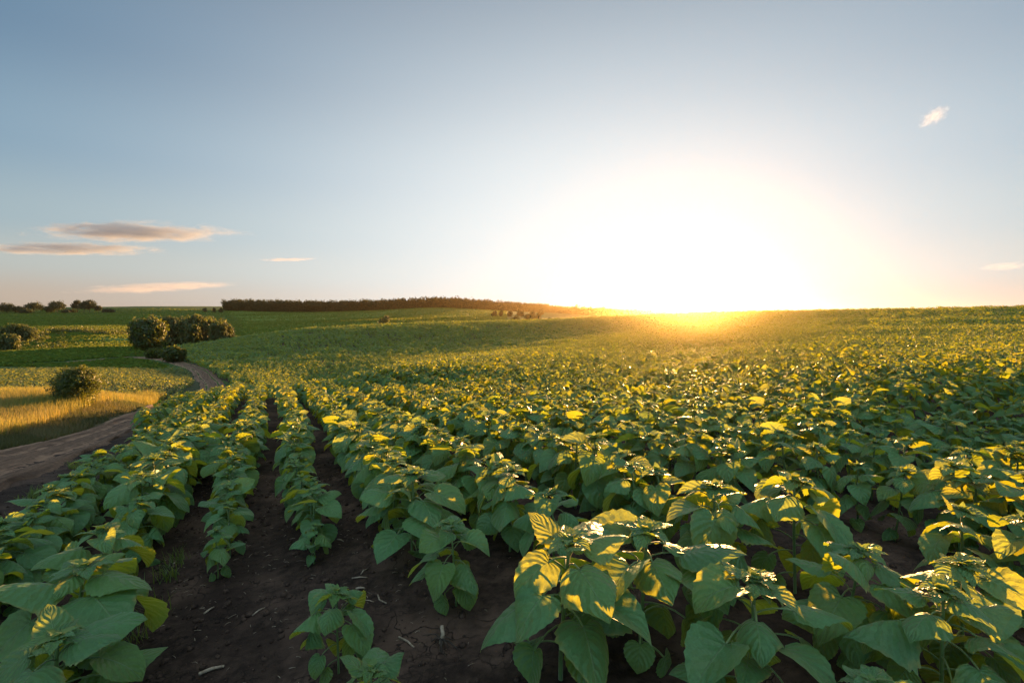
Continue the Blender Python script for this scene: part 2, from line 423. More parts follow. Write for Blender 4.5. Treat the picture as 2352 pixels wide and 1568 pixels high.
# ------------------------------------------------------------------ ground: one sheet to the horizon
def build_ground():
    th = np.concatenate([np.linspace(-180, -72, 40)[:-1], np.linspace(-72, -52, 30)[:-1], np.linspace(-52, 52, 560), np.linspace(52, 72, 30)[1:], np.linspace(72, 180, 40)[1:-1]])
    th = np.radians(th)
    rr = np.concatenate([np.linspace(.25, 1.5, 14)[:-1], np.exp(np.linspace(math.log(1.5), math.log(14), 330))[:-1], np.exp(np.linspace(math.log(14), math.log(120), 160))[:-1], np.exp(np.linspace(math.log(120), math.log(1500), 130))])
    T, Rr = np.meshgrid(th, rr)
    x, y = np.sin(T) * Rr, np.cos(T) * Rr
    z = H(x, y)
    soil = inside(SUNF, x, y).astype(float)
    s, p = xy_to_sp(x, y)
    soil = np.maximum(soil, ((np.hypot(x, y) < 20) & (p > -3.2)).astype(float))
    td = track_dist(x, y)
    soil = np.maximum(soil, (td < 1.5).astype(float) * (Rr < 30))
    mead = inside(MEAD, x, y).astype(float); mead = np.maximum(mead, ((p < -3.0) & (s < 30) & (soil < .5) & (Rr < 32)).astype(float))
    crop = inside(CROP, x, y).astype(float)
    # clods, wheel hollows between the rows, and a rougher row ridge
    near = np.clip(1 - Rr / 25, 0, 1) ** .5
    lump = (fbm(x * 3.1, y * 3.1, 3, 4) - .5) * .07 + (fbm(x * 13, y * 13, 9, 3) - .5) * .03
    ridge = .006 * np.cos((p - .27) / .7 * 2 * math.pi)
    z = z + near * soil * (lump + ridge * (p > -2.2))
    z = z - .05 * np.clip(1 - td / 1.25, 0, 1) ** .5
    far = np.clip((Rr - 100) / 200, 0, 1)
    z = z + far * (fbm(x / 60, y / 60, 21, 3) - .5) * 1.2
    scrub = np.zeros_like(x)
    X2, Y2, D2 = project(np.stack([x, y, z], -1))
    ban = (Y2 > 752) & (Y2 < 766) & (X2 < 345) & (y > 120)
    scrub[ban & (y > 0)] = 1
    pale = inside([pxY(*a) for a in ((560, 190), (800, 215), (1060, 250), (1165, 330), (1150, 500), (1100, 600), (900, 625), (700, 620), (515, 618), (548, 400))], x, y) * .85
    pale = np.maximum(pale, inside([pxY(*a) for a in ((-300, 182), (340, 182), (372, 250), (380, 420), (300, 470), (-300, 420))], x, y) * .5)
    pale = np.maximum(pale, inside([pxY(*a) for a in ((120, 88), (285, 86), (300, 110), (285, 132), (180, 140), (120, 120))], x, y) * .55)
    nr, nt = x.shape
    V = np.stack([x, y, z], -1).reshape(-1, 3)
    i = np.arange(nr - 1)[:, None] * nt; j = np.arange(nt)[None]; j2 = (j + 1) % nt
    Q = np.stack([i + j, i + j2, i + nt + j2, i + nt + j], -1).reshape(-1, 4)[:, ::-1]
    V = np.vstack([V, [0, 0, gz(0.01, 0.01)]]); c = len(V) - 1
    Tn = np.stack([np.full(nt, c), np.arange(nt), (np.arange(nt) + 1) % nt], -1)[:, ::-1]
    ex = lambda a: np.append(a.ravel(), 0 if a is not soil else 1)
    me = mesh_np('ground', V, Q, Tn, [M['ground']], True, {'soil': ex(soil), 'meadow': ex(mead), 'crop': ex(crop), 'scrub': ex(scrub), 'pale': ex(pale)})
    tag(link('ground', me), kind='structure')

def build_track():
    P = TL; d = np.gradient(P, axis=0); d /= np.linalg.norm(d, axis=1)[:, None]
    nrm = np.stack([d[:, 1], -d[:, 0]], -1)           # right-hand side
    # finer stations
    n = 21; w = np.linspace(-1, 1, n)
    cum = np.r_[0, np.cumsum(np.linalg.norm(np.diff(P, axis=0), axis=1))]
    st = np.concatenate([np.arange(0, 45, .12), np.arange(45, cum[-1], .8)])
    PX = np.stack([np.interp(st, cum, P[:, k]) for k in (0, 1)], -1); NX = np.stack([np.interp(st, cum, nrm[:, k]) for k in (0, 1)], -1)
    hw = .88 + .12 * (fbm(st / 3, st * 0, 5, 2) - .5)
    W = w[None] * hw[:, None] + (np.abs(w)[None] > .95) * (vnoise(st[:, None] * 2, w[None] * 3, 8) - .5) * .2
    X = PX[:, :1] + NX[:, :1] * W; Y = PX[:, 1:] + NX[:, 1:] * W
    Z = H(X, Y)
    rut = -.07 * np.exp(-((np.abs(w) - .48) / .16) ** 2)[None] - .045 * np.exp(-((w - .05) / .1) ** 2)[None] * vnoise(st[:, None], w[None] * 0, 2)
    edge = -.06 * (np.abs(w) > .97)[None]
    berm = .06 * np.exp(-((w + .88) / .1) ** 2)[None]
    Z = Z + .02 + rut + edge + berm + (fbm(X * 4, Y * 4, 31, 4) - .5) * .05 * (1 - (np.abs(w) > .97))[None]
    m = len(st)
    i = np.arange(m - 1)[:, None] * n; j = np.arange(n - 1)[None]
    Q = np.stack([i + j, i + j + 1, i + n + j + 1, i + n + j], -1).reshape(-1, 4)
    a = np.stack([np.broadcast_to(w, X.shape), np.broadcast_to(st[:, None], X.shape), np.zeros_like(X)], -1).reshape(-1, 3)
    me = mesh_np('dirt_track', np.stack([X, Y, Z], -1).reshape(-1, 3), Q, None, [M['track']], True, {'luv': a})
    tag(link('dirt_track', me), kind='structure')
build_ground(); build_track()
# ------------------------------------------------------------------ sunflower plants
# edge of a heart-shaped blade: t -> (x along, y half width) for a blade of length 1
_ET = np.array([0, .10, .20, .30, .42, .55, .70, .85, .94, 1.0])
_EX = np.array([0.0, -.115, -.10, .03, .20, .39, .60, .81, .92, 1.0])
_EY = np.array([.015, .16, .33, .455, .50, .455, .34, .175, .075, .004])
_CX = np.array([0.0, .01, .05, .12, .24, .40, .60, .81, .92, 1.0])
def blade(nu, nv, L, Wd, p0, p1, fold, curl, puck, rng, serr=0.0, twist=0.0):
    """blade in a local frame: base at the origin, running along +x, up +z; pitch goes from p0 to p1 (radians)"""
    tt = np.linspace(0, 1, nv); uu = np.linspace(-1, 1, nu)
    ex = np.interp(tt, _ET, _EX); ey = np.interp(tt, _ET, _EY) * Wd / L; cx = np.interp(tt, _ET, _CX)
    if serr:
        ey = ey * (1 + serr * np.where(np.arange(nv) % 2, 1, -1) * (ey > .08))
    U = uu[None]; A = np.abs(U)
    x = (cx[:, None] * (1 - A ** 1.5) + ex[:, None] * A ** 1.5) * L
    y = ey[:, None] * U * L
    asym = 1 + .10 * (rng.random() - .5) * np.sign(U); y = y * asym
    ph = rng.random() * 6
    yn = y / L; xn = x / L
    z = fold * np.abs(y) - curl * y * y / L * 2
    if puck:
        z = z + puck * L * (np.sin((xn * 1.0 - np.abs(yn) * .9) * 2 * math.pi * 4.2 + ph * 0) * np.minimum(1, np.abs(yn) * 5) * .55
                            + np.sin(xn * 7 + ph) * np.abs(yn) * 1.6 + np.sin(xn * 17 + ph * 2 + np.sign(yn)) * np.abs(yn) * .8)
    z = z + twist * y * xn
    k = (p1 - p0) / L
    th = p0 + k * np.clip(x, 0, None)
    if abs(k) > 1e-4:
        X = (np.sin(th) - math.sin(p0)) / k; Z = -(np.cos(th) - math.cos(p0)) / k
    else:
        X, Z = x * math.cos(p0), x * math.sin(p0)
    neg = x < 0
    X = np.where(neg, x * math.cos(p0), X); Z = np.where(neg, x * math.sin(p0), Z)
    V = np.stack([X - np.sin(th) * z, y, Z + np.cos(th) * z], -1).reshape(-1, 3)
    i = np.arange(nv - 1)[:, None] * nu; j = np.arange(nu - 1)[None]
    Q = np.stack([i + j, i + nu + j, i + nu + j + 1, i + j + 1], -1).reshape(-1, 4)[:, ::-1]
    a = np.stack([np.broadcast_to(U, x.shape), np.broadcast_to(tt[:, None], x.shape), np.full(x.shape, rng.random())], -1).reshape(-1, 3)
    return V, Q, a

def rotz(a):
    c, s = math.cos(a), math.sin(a); return np.array([[c, -s, 0], [s, c, 0], [0, 0, 1]])
def rotx(a):
    c, s = math.cos(a), math.sin(a); return np.array([[1, 0, 0], [0, c, -s], [0, s, c]])

def plant_geo(rng, Hh, lod, size=1.0, more=0, pet=1.0):
    """one young sunflower, Hh metres tall: (stem, foliage, bud) geometry"""
    st, fo, bu = Geo(), Geo(), Geo()
    lean = rng.normal(0, .035, 2)
    def axis(z):
        q = z / Hh
        return np.array([lean[0] * z + .03 * Hh * math.sin(q * 3 + lean[1] * 40) * q, lean[1] * z, z])
    ns = {0: 10, 1: 6, 2: 3, 3: 2}[lod]
    zs = np.linspace(-.04, Hh * .97, ns)
    sr = .0085 * (Hh / .65) ** .6
    if lod < 3:
        v, q, t_ = tube([axis(z) for z in zs], np.linspace(sr * 1.1, sr * .75, ns), {0: 8, 1: 5, 2: 3}[lod], lod < 2)
        st.add(v, q, t_, np.tile([0, .5, rng.random()], (len(v), 1)))
    nl = {0: 14, 1: 14, 2: 12, 3: 8}[lod] + int(rng.integers(-1, 2)) + more
    if Hh < .5 and lod < 2: nl = max(9, int(nl * .75))
    sc = (Hh / .66) ** .75 * size
    ang = rng.random() * 6.28
    nu, nv = {0: (13, 23), 1: (5, 8), 2: (3, 4), 3: (3, 3)}[lod]
    for i in range(nl):
        f = (i + .5) / nl
        ang += 2.39996 + rng.normal(0, .22)
        zh = Hh * (.13 + .83 * f ** .72)
        env = np.interp(f, [0, .15, .4, .65, .82, .93, 1], [.48, .66, .92, 1.0, .86, .62, .46])
        L = .238 * env * sc * rng.uniform(.78, 1.16) * (1.25 if lod == 3 else 1)
        Wd = L * rng.uniform(.90, 1.06) * np.interp(f, [0, .8, 1], [1.0, .95, .72])
        pl = np.interp(f, [0, .3, .6, .8, 1], [.07, .11, .115, .07, .02]) * sc * pet * rng.uniform(.85, 1.15)
        pe = R(np.interp(f, [0, .3, .6, .85, 1], [10, 24, 36, 46, 58]) + rng.normal(0, 9))
        p0 = R(np.interp(f, [0, .3, .55, .75, .9, 1], [-56, -46, -26, -4, 6, 20]) + rng.normal(0, 14))
        p1 = p0 - R(np.interp(f, [0, .5, .8, 1], [22, 38, 46, 42]) + rng.normal(0, 14))
        if rng.random() < .07: p0 += R(45); p1 += R(35)
        b = axis(zh); d = np.array([math.cos(ang), math.sin(ang), 0])
        pe2 = pe - R(55)
        P = [b]
        for k in range(1, 5):
            e = pe + (pe2 - pe) * (k - .5) / 4
            P.append(P[-1] + (d * math.cos(e) + np.array([0, 0, math.sin(e)])) * pl / 4)
        if lod < 2:
            pr = .0036 * sc
            v, q, t_ = tube(P if lod == 0 else P[::2], pr, 5 if lod == 0 else 3, False)
            st.add(v, q, t_, np.tile([0, .5, rng.random()], (len(v), 1)))
        v, q, a = blade(nu, nv, L, Wd, p0, p1, rng.uniform(-.12, .38), rng.uniform(-.5, 1.3), {0: .012, 1: .012, 2: 0, 3: 0}[lod] * np.interp(f, [0, .5, .75, 1], [.5, 1.0, 2.0, 2.6]) * rng.uniform(.7, 1.3), rng,
                        .026 if lod == 0 else 0, rng.normal(0, .6))
        v = (rotz(ang) @ (rotx(rng.normal(0, .22)) @ v.T)).T + P[-1]
        (fo).add(v, q, None, a)
    # rosette of young leaves round the bud
    nb = {0: 11, 1: 8, 2: 5, 3: 3}[lod]
    top = axis(Hh * .965)
    for i in range(nb):
        f = i / nb
        ang += 2.39996 + rng.normal(0, .2)
        inner = f > .62
        L = np.interp(f, [0, 1], [.15, .04]) * sc * rng.uniform(.85, 1.15) * (1.4 if lod == 3 else 1)
        p0 = R(np.interp(f, [0, .6, 1], [10, 30, 66]) + rng.normal(0, 9)); p1 = p0 - R(np.interp(f, [0, 1], [50, 30]) + rng.normal(0, 10))
        v, q, a = blade(max(3, nu - 4), max(3, nv - 6), L, L * .62, p0, p1, rng.uniform(.1, .5), .3, [.06, .04, 0, 0][lod], rng, .06 if lod == 0 else 0)
        v = (rotz(ang) @ v.T).T + top + np.array([0, 0, f * .02 * sc])
        (bu if (inner or lod >= 2) and lod < 2 else fo).add(v, q, None, a)
    if lod < 2:   # the closed bud itself: a small ribbed knob
        n, m_ = (10, 6) if lod == 0 else (6, 4)
        V = []; 
        for a in np.linspace(0, math.pi, m_):
            for k in range(n):
                b_ = k * 2 * math.pi / n; r_ = .017 * sc * math.sin(a) * (1 + .14 * (k % 2))
                V.append(top + np.array([math.cos(b_) * r_, math.sin(b_) * r_, .018 * sc - .016 * sc * math.cos(a)]))
        Q = [[i * n + k, i * n + (k + 1) % n, (i + 1) * n + (k + 1) % n, (i + 1) * n + k] for i in range(m_ - 1) for k in range(n)]
        bu.add(V, Q, None, np.tile([.5, .5, .5], (len(V), 1)))
    return st, fo, bu

# --- where the plants stand (X, Y, height); the near ones one by one, the rest along the drilled rows
NEAR = [  # X, Y, height, yaw, note
    (-2.36, 4.02, .42), (-2.50, 4.45, .50), (-1.62, 4.10, .33), (-1.85, 4.62, .47),
    (-.80, 4.02, .70), (-.36, 3.22, .54), (.24, 2.45, .73), (-.95, 2.72, .47), (-.62, 2.05, .47), (-1.10, 1.66, .47),
    (.64, 2.5, .68), (1.05, 2.18, .60), (1.27, 1.66, .44),
    (-3.27, 4.30, .60), (-2.90, 3.56, .66), (-2.56, 2.95, .68), (-2.20, 2.36, .62), (-1.74, 1.76, .50),
    (1.26, 3.22, .72), (1.80, 3.18, .74), (.30, 3.55, .60), (-.05, 4.2, .64),
    (1.62, 2.45, .62), (1.72, 1.98, .60), (2.05, 2.25, .58)]
NEAR = np.array(NEAR)
def field_points():
    P = []
    k0, k1 = -220, 330
    rng = np.random.default_rng(11)
    for k in range(k0, k1):
        p = .27 + .70 * k if k <= 2 else 1.67 + 1.0 * (k - 2)
        s = np.arange(-14, 230, .26)
        s = s + rng.normal(0, .06, len(s)); pp = p + rng.normal(0, .028, len(s)) + .10 * np.sin(s * .13 + k * .05) * (np.abs(s) > 8)
        fr = np.clip((s - 30) / 8, 0, 1) * np.clip((14 - pp) / 8, 0, 1)
        s = s + rng.uniform(-.5, .5, len(s)) * fr; pp = pp + rng.uniform(-.45, .45, len(s)) * fr
        x, y = sp_to_xy(s, pp)
        ok = (y > -6) & (np.abs(x) < 1.25 * np.abs(y) + 6) & (y < 250)
        d = np.hypot(x, y)
        # thin out with distance: farther clumps stand for more room
        P.append(np.stack([x, y, s, np.full(len(s), k), d], -1)[ok])
    P = np.concatenate(P)
    P = P[inside(SUNF, P[:, 0], P[:, 1])]
    rng2 = np.random.default_rng(5)
    r = rng2.random(len(P)); d = P[:, 4]
    keep = r < np.interp(d, [0, 45, 80, 130, 260], [.955, .95, .55, .32, .16])
    x, y, s, k = P[:, 0], P[:, 1], P[:, 2], P[:, 3]
    # the bare near ends of the two rows by the open soil, and the ground under the camera
    keep &= ~((k == 0) & (s < 4.6)); keep &= ~((k == -1) & (s < 4.9)); keep &= ~((k == 1) & (s < 4.35))
    keep &= ~((k == 2) & (s < 3.0)); keep &= ~((k == 3) & (s < 2.6) & (s > .4)); keep &= ~((k == 4) & (s < 2.9) & (s > 1.6)); keep &= ~((k == -2) & (s < 5.2))
    keep &= ~((np.hypot(x, y) < 1.75) | ((np.abs(x) < 1.5) & (y < 1.5) & (y > -1.2)))
    keep &= ~((k <= -3) & (s < 16) & (rng2.random(len(P)) < .08))
    for nx, ny, _h in NEAR: keep &= np.hypot(x - nx, y - ny) > .20
    P = P[keep]
    x, y = P[:, 0], P[:, 1]
    h = .665 + .10 * (fbm(x / 5, y / 5, 4, 3) - .5) * 2 + rng2.normal(0, .045, len(P))
    s, k = P[:, 2], P[:, 3]
    g = (k == 0) | (k == -1)
    h = np.where(g & (s < 9), h * np.interp(s, [4.5, 9], [.74, 1]), h)
    h = np.where((k <= -3) & (d[keep] < 30), h * .88, h)
    h = np.clip(h, .36, .86)
    return np.c_[x, y, h, s, k]
FP = field_points()
FP = np.vstack([np.c_[NEAR, *[np.array(xy_to_sp(NEAR[:, 0], NEAR[:, 1]))[i] for i in (0,)], np.round((xy_to_sp(NEAR[:, 0], NEAR[:, 1])[1] - .27) / .7)], FP])
FZ = H(FP[:, 0], FP[:, 1]) - .01
print('plants', len(FP))
px, py, dep = project(np.c_[FP[:, 0], FP[:, 1], FZ + FP[:, 2] * .75])
DIST = np.hypot(FP[:, 0], FP[:, 1])
pad = 90 / np.clip(DIST, .5, None) * 2
VIS = (dep > .3) & (px > -pad) & (px < 2352 + pad) & (py > 0) & (py < 1568 + pad)
order = np.argsort(np.where(VIS, DIST, 1e9))
ONE = np.zeros(len(FP), bool); ONE[order[:300]] = True
print('nearest 300 reach', DIST[order[299]])

# prototypes: one mesh per part, shared by the copies
PROTO = []
for i in range(22):
    rg = np.random.default_rng(100 + i)
    s_, f_, b_ = plant_geo(rg, .66 if i < 17 else .42, 0)
    PROTO.append((s_.mesh('sunflower_stem', [M['stem']]), f_.mesh('sunflower_foliage', [M['leaf']]), b_.mesh('sunflower_bud', [M['bud']])))

BIG = []
for i in range(8):
    rg = np.random.default_rng(200 + i)
    s_, f_, b_ = plant_geo(rg, .66, 0, 1.06, 6, 1.5)
    BIG.append((s_.mesh('sunflower_stem', [M['stem']]), f_.mesh('sunflower_foliage', [M['leaf']]), b_.mesh('sunflower_bud', [M['bud']])))
BIGSET = {5: 2, 7: 6, 8: 1, 9: 5, 4: 0, 6: 1, 10: 2, 11: 3, 12: 4, 13: 5, 14: 6, 15: 7, 16: 1, 17: 2, 18: 5, 19: 6, 22: 7, 23: 0, 24: 4, 20: 3}
ROWNAME = {-4: 'outermost row beside the dirt track', -3: 'second row from the dirt track', -2: 'row along the left edge of the bare strip',
           -1: 'narrow row behind the bare strip', 0: 'dark soil row right of that strip', 1: 'dense central row', 2: 'row after the dense central row', 3: 'second row right of the central row',
           4: 'third row right of the central row', 5: 'fourth row right of the central row', 6: 'fifth row right of the central row'}
ORD = ['nearest', 'second', 'third', 'fourth', 'fifth', 'sixth', 'seventh', 'eighth', 'ninth', 'tenth']
NEARLABEL = {  # the plants written out one by one
    0: 'small sunflower plant ending the narrow row behind the bare strip', 1: 'small sunflower plant just behind the end plant of the narrow row',
    2: 'tiny sunflower plant ending the dark soil row, standing on open soil', 3: 'small drooping sunflower plant just behind the tiny end plant',
    4: 'full sunflower plant with one large heart-shaped leaf, ending the dense central row', 5: 'lone low sunflower plant on open soil before the dense central row',
    6: 'tallest big sunlit sunflower plant at bottom centre, large drooping leaves', 7: 'short sunflower plant standing alone on bare dark soil at the bottom',
    8: 'very low sunflower plant cut by the bottom edge beside the short lone plant', 9: 'low sunflower top peeking over the bottom edge on the bare strip',
    10: 'big sunlit sunflower plant touching the tallest front plant', 11: 'sunlit sunflower plant with spreading top, low in the right foreground', 12: 'crinkled sunflower top cut by the bottom edge near the right corner',
    13: 'sunflower plant fifth from the bottom left corner along the bare strip', 14: 'sunflower plant fourth from the bottom left corner along the bare strip',
    15: 'orange-lit sunflower plant third from the bottom left corner', 16: 'large orange-lit sunflower plant second from the bottom left corner', 17: 'sunflower plant right in the bottom left corner',
    18: 'sunflower plant with flat spread top behind the sunlit front plants', 19: 'sunflower plant with a broad round hanging leaf beside the flat-topped plant',
    20: 'slender sunflower plant behind the sunlit front plants at the centre', 21: 'sunflower plant behind the lone low plant on open soil',
    22: 'dark shaded sunflower plant behind the right foreground plants', 23: 'shaded sunflower plant with broad cupped leaves near the bottom right', 24: 'shaded sunflower plant above the broad cupped leaves at the right edge'}
def build_individuals():
    rg = np.random.default_rng(77)
    idx = [i for i in order[:300]]
    rows = {}
    for i in idx:
        if i >= len(NEAR): rows.setdefault(int(FP[i, 4]), []).append(i)
    lab = {}
    for k, L in rows.items():
        L.sort(key=lambda i: FP[i, 3])
        rn = ROWNAME.get(k)
        if rn is None: rn = 'far left rows beyond the track edge' if k < -4 else 'rows far to the right'
        for n, i in enumerate(L):
            if k in ROWNAME and n < len(ORD): lab[i] = f'{ORD[n]} leafy sunflower plant in the {rn}'
            elif k in ROWNAME: lab[i] = f'farther leafy sunflower plant in the {rn}'
            else: lab[i] = f'crowded leafy sunflower plant in the {rn}'
    used = 0
    for n, i in enumerate(idx):
        x, y, h = FP[i, :3]; z = FZ[i]
        small = h < .50
        pr = PROTO[17 + used % 5] if small else PROTO[used % 17]
        if i in BIGSET: pr = BIG[BIGSET[i]]; small = False
        elif i >= len(NEAR) and int(FP[i, 4]) in (-2, -3, -4) and FP[i, 3] < 9 and rg.random() < .7: pr = BIG[used % 8]; small = False
        used += 1
        e = empty('sunflower_plant', (x, y, z))
        base = .42 if small else .66
        e.scale = (h / base * rg.uniform(.95, 1.08) * (1.2 if i in (6, 10, 11, 4, 15, 16) else 1.0),) * 2 + (h / base,)
        e.rotation_euler = (rg.normal(0, .03), rg.normal(0, .03), rg.random() * 6.28)
        tag(e, NEARLABEL[i] if i < len(NEAR) else lab[i], 'sunflower', 'young sunflower plants in drilled rows')
        for nm, me in zip(('stem', 'foliage', 'bud'), pr): link(nm, me, e)
build_individuals()

def scatter(Gs, X, Y, Z, S, rng, tilt=.05, vshift=True, slim=1.0):
    """merge many transformed copies of the template geometries Gs into one geometry (arrays)"""
    V, Q, A, MI, n = [], [], [], [], 0
    which = rng.integers(0, len(Gs), len(X)); yaw = rng.random(len(X)) * 6.283
    for g in range(len(Gs)):
        v, q, a, mi = Gs[g]; sel = np.where(which == g)[0]
        if not len(sel): continue
        c, s_ = np.cos(yaw[sel]), np.sin(yaw[sel]); sc = S[sel]
        tx, ty = rng.normal(0, tilt, len(sel)), rng.normal(0, tilt, len(sel))
        vx = (v[None, :, 0] * c[:, None] - v[None, :, 1] * s_[:, None]) * sc[:, None]
        vy = (v[None, :, 0] * s_[:, None] + v[None, :, 1] * c[:, None]) * sc[:, None]
        vz = v[None, :, 2] * sc[:, None]
        vx, vy = vx * slim, vy * slim
        P = np.stack([vx + vz * tx[:, None] + X[sel, None], vy + vz * ty[:, None] + Y[sel, None], vz + Z[sel, None]], -1)
        m = len(v)
        aa = np.broadcast_to(a, (len(sel),) + a.shape).copy()
        if vshift: aa[:, :, 2] = (aa[:, :, 2] + rng.random(len(sel))[:, None]) % 1
        V.append(P.reshape(-1, 3).astype(np.float32)); A.append(aa.reshape(-1, 3).astype(np.float32))
        Q.append((q[None] + (n + np.arange(len(sel)) * m)[:, None, None]).reshape(-1, 4).astype(np.int32)); MI.append(np.tile(mi, len(sel)))
        n += m * len(sel)
    return np.concatenate(V), np.concatenate(Q), np.concatenate(A), np.concatenate(MI)

def template(seed, lod):
    st, fo, bu = plant_geo(np.random.default_rng(seed), .66, lod)
    v, q, a, mi, n = [], [], [], [], 0
    for g, m_ in ((st, 1), (fo, 0), (bu, 2)):
        if not g.v: continue
        vv, qq, tt, aa = g.merged()
        v.append(vv); q.append(qq + n); a.append(aa); mi.append(np.full(len(qq), m_)); n += len(vv)
    return np.concatenate(v), np.concatenate(q), np.concatenate(a), np.concatenate(mi)

def build_field():
    rest = ~ONE
    V, Q, A, MI, n = [], [], [], [], 0
    bands = ((0, 22, 1, 14), (22, 60, 2, 12), (60, 400, 3, 10))
    for lo, hi, lod, nv in bands:
        sel = np.where(rest & (DIST >= lo) & (DIST < hi))[0]
        Gs = [template(500 + lod * 40 + i, lod) for i in range(nv)]
        v, q, a, mi = scatter(Gs, FP[sel, 0], FP[sel, 1], FZ[sel], FP[sel, 2] / .66 * np.interp(DIST[sel], [60, 130, 250], [1, 1.25, 1.5]) * (np.interp(vnoise(FP[sel, 0] / 1.3, FP[sel, 1] / 1.3, 6) * .6 + vnoise(FP[sel, 0] / 3.7, FP[sel, 1] / 3.7, 16) * .4, [.25, .75], [.62, 1.3]) if lod >= 3 else 1), np.random.default_rng(lod), slim={1: .86, 2: .84, 3: 1.0}[lod])
        V.append(v); Q.append(q + n); A.append(a); MI.append(mi); n += len(v)
        print('band', lod, len(sel), 'quads', len(q))
    me = mesh_np('sunflower_field', np.concatenate(V), np.concatenate(Q), None, [M['leaf_far'], M['stem'], M['bud']], True, {'luv': np.concatenate(A)}, np.concatenate(MI))
    tag(link('sunflower_field', me), 'mass of young sunflower plants covering the field out to its crest', None, None, 'stuff')
build_field()
# ------------------------------------------------------------------ trees, bushes, grass, crop, litter
def clump_cards(rng, C, Rr, n, size, shell=.55, droop=0.0, long=1.0):
    """n leaf sprays (bent quads) spread through an ellipsoid's outer shell"""
    d = rng.normal(size=(n, 3)); d /= np.linalg.norm(d, axis=1)[:, None]
    r = shell + (1 - shell) * rng.random(n) ** .6
    P = np.asarray(C) + d * np.asarray(Rr) * r[:, None] * (1 + .18 * rng.normal(size=(n, 1)))
    nrm = d + rng.normal(0, .55, (n, 3)); nrm /= np.linalg.norm(nrm, axis=1)[:, None]
    up = rng.normal(0, 1, (n, 3)) * (1 - droop) + np.array([0, 0, -1.0]) * droop
    a = up - (up * nrm).sum(1)[:, None] * nrm; a /= np.linalg.norm(a, axis=1)[:, None] + 1e-9
    b = np.cross(nrm, a)
    s = size * rng.uniform(.55, 1.35, (n, 1)); l = s * long
    V = np.stack([P - b * s * .5, P + a * l * .55 - b * s * .28 * rng.uniform(.3, 1.5, (n, 1)), P + a * l, P + a * l * .4 + b * s * .5 + nrm * s * .2], 1).reshape(-1, 3)
    Q = np.arange(4 * n).reshape(n, 4)
    A = np.stack([np.zeros(n), np.zeros(n), rng.random(n)], -1).repeat(4, 0)
    return V, Q, A

def limb_mesh(rng, h, spread, base, n=6, tip=.55):
    g = Geo()
    P = np.array([[0, 0, -.15], [rng.normal(0, .03) * h, rng.normal(0, .03) * h, h * .3], [rng.normal(0, .05) * h, rng.normal(0, .05) * h, h * tip], [rng.normal(0, .06) * h, rng.normal(0, .06) * h, h * .85]])
    v, q, t_ = tube(P, [base, base * .75, base * .5, base * .15], 7); g.add(v, q, t_)
    for k in range(n):
        f = rng.uniform(.15, .75); i = min(2, int(f * 3)); b = P[i] + (P[i + 1] - P[i]) * (f * 3 - i)
        a = rng.random() * 6.28; L = spread * rng.uniform(.6, 1)
        e = b + np.array([math.cos(a) * L, math.sin(a) * L, h * rng.uniform(.1, .35)])
        v, q, t_ = tube([b, (b + e) / 2 + [0, 0, h * .03], e], [base * .4, base * .25, base * .06], 5); g.add(v, q, t_)
    return g

def tree(name, label, cat, loc, w, h, mat, kind, seed, leaf, n, group=None, lumps=9, d=None):
    """a tree or bush: Empty > trunk, crown; w, h, d in metres"""
    rng = np.random.default_rng(seed); d = d or w
    e = empty(name, loc); tag(e, label, cat, group)
    e.rotation_euler.z = rng.random() * .4
    tr = limb_mesh(rng, h * .8, w * .3, max(.03, h * .022), 7)
    link('trunk', tr.mesh('trunk', [M['bark']]), e)
    g = Geo()
    z0 = {'round': .02, 'bush': .0, 'tall': .18, 'willow': .06}[kind] * h
    for k in range(lumps):
        a = k * 2.4 + rng.normal(0, .4); f = (k + .5) / lumps
        if kind == 'willow':
            rad = math.sqrt(rng.random()) * .36
            c = np.array([math.cos(a) * w * rad, math.sin(a) * d * rad, 0]); top = h * rng.uniform(.80, 1.0) * (1 - .9 * rad ** 2)
            rw = w * rng.uniform(.16, .24)
            for zz in np.linspace(top - rw * .55, z0 + .12 * h, 6):
                q_ = (top - zz) / h
                rr = rw * (1 + .25 * q_)
                v, q, aa = clump_cards(rng, c + [0, 0, zz], (rr, rr, h * .12), max(6, n // (lumps * 6)), leaf, .75, .8, 2.4); g.add(v, q, None, aa)
        else:
            top_h = {'round': .52, 'bush': .5, 'tall': .62}[kind] * h
            ph = rng.uniform(-.75, 1.0) if k else 1.0
            ph = np.sign(ph) * abs(ph) ** .8
            rr_ = math.sqrt(max(0, 1 - ph * ph)) * rng.uniform(.5, .75)
            rad = w * rng.uniform(.17, .25) * (1 if kind != 'tall' else .9)
            sp_ = max(.1, .5 - rad / w * 1.05) * rng.uniform(.75, 1.05) * math.sqrt(max(.05, 1 - .8 * ph * ph))
            c = np.array([math.cos(a) * w * sp_, math.sin(a) * d * sp_, top_h + ph * (h - top_h) * .62])
            c[2] = max(c[2], z0 + rad * .55); c[2] = min(c[2], h - rad * .75)
            v, q, aa = clump_cards(rng, c, (rad, rad * d / w, rad * rng.uniform(.75, 1.0)), n // lumps, leaf, .35, .15, 1.3); g.add(v, q, None, aa)
    if kind == 'bush':   # stray shoots
        for k in range(70):
            a = rng.random() * 6.28; el = rng.uniform(.1, 1.4); dd = np.array([math.cos(a) * math.cos(el), math.sin(a) * math.cos(el), math.sin(el)])
            c0 = np.array([0, 0, h * .45]) + dd * np.array([w * .36, d * .36, h * .44])
            for f in np.linspace(0, rng.uniform(.08, .2), 5):
                v, q, aa = clump_cards(rng, c0 + dd * f * h, (.04 * h,) * 3, 7, leaf, .1, 0, 1.3); g.add(v, q, None, aa)
    link('crown', g.mesh('crown', [M[mat]]), e)
    return e

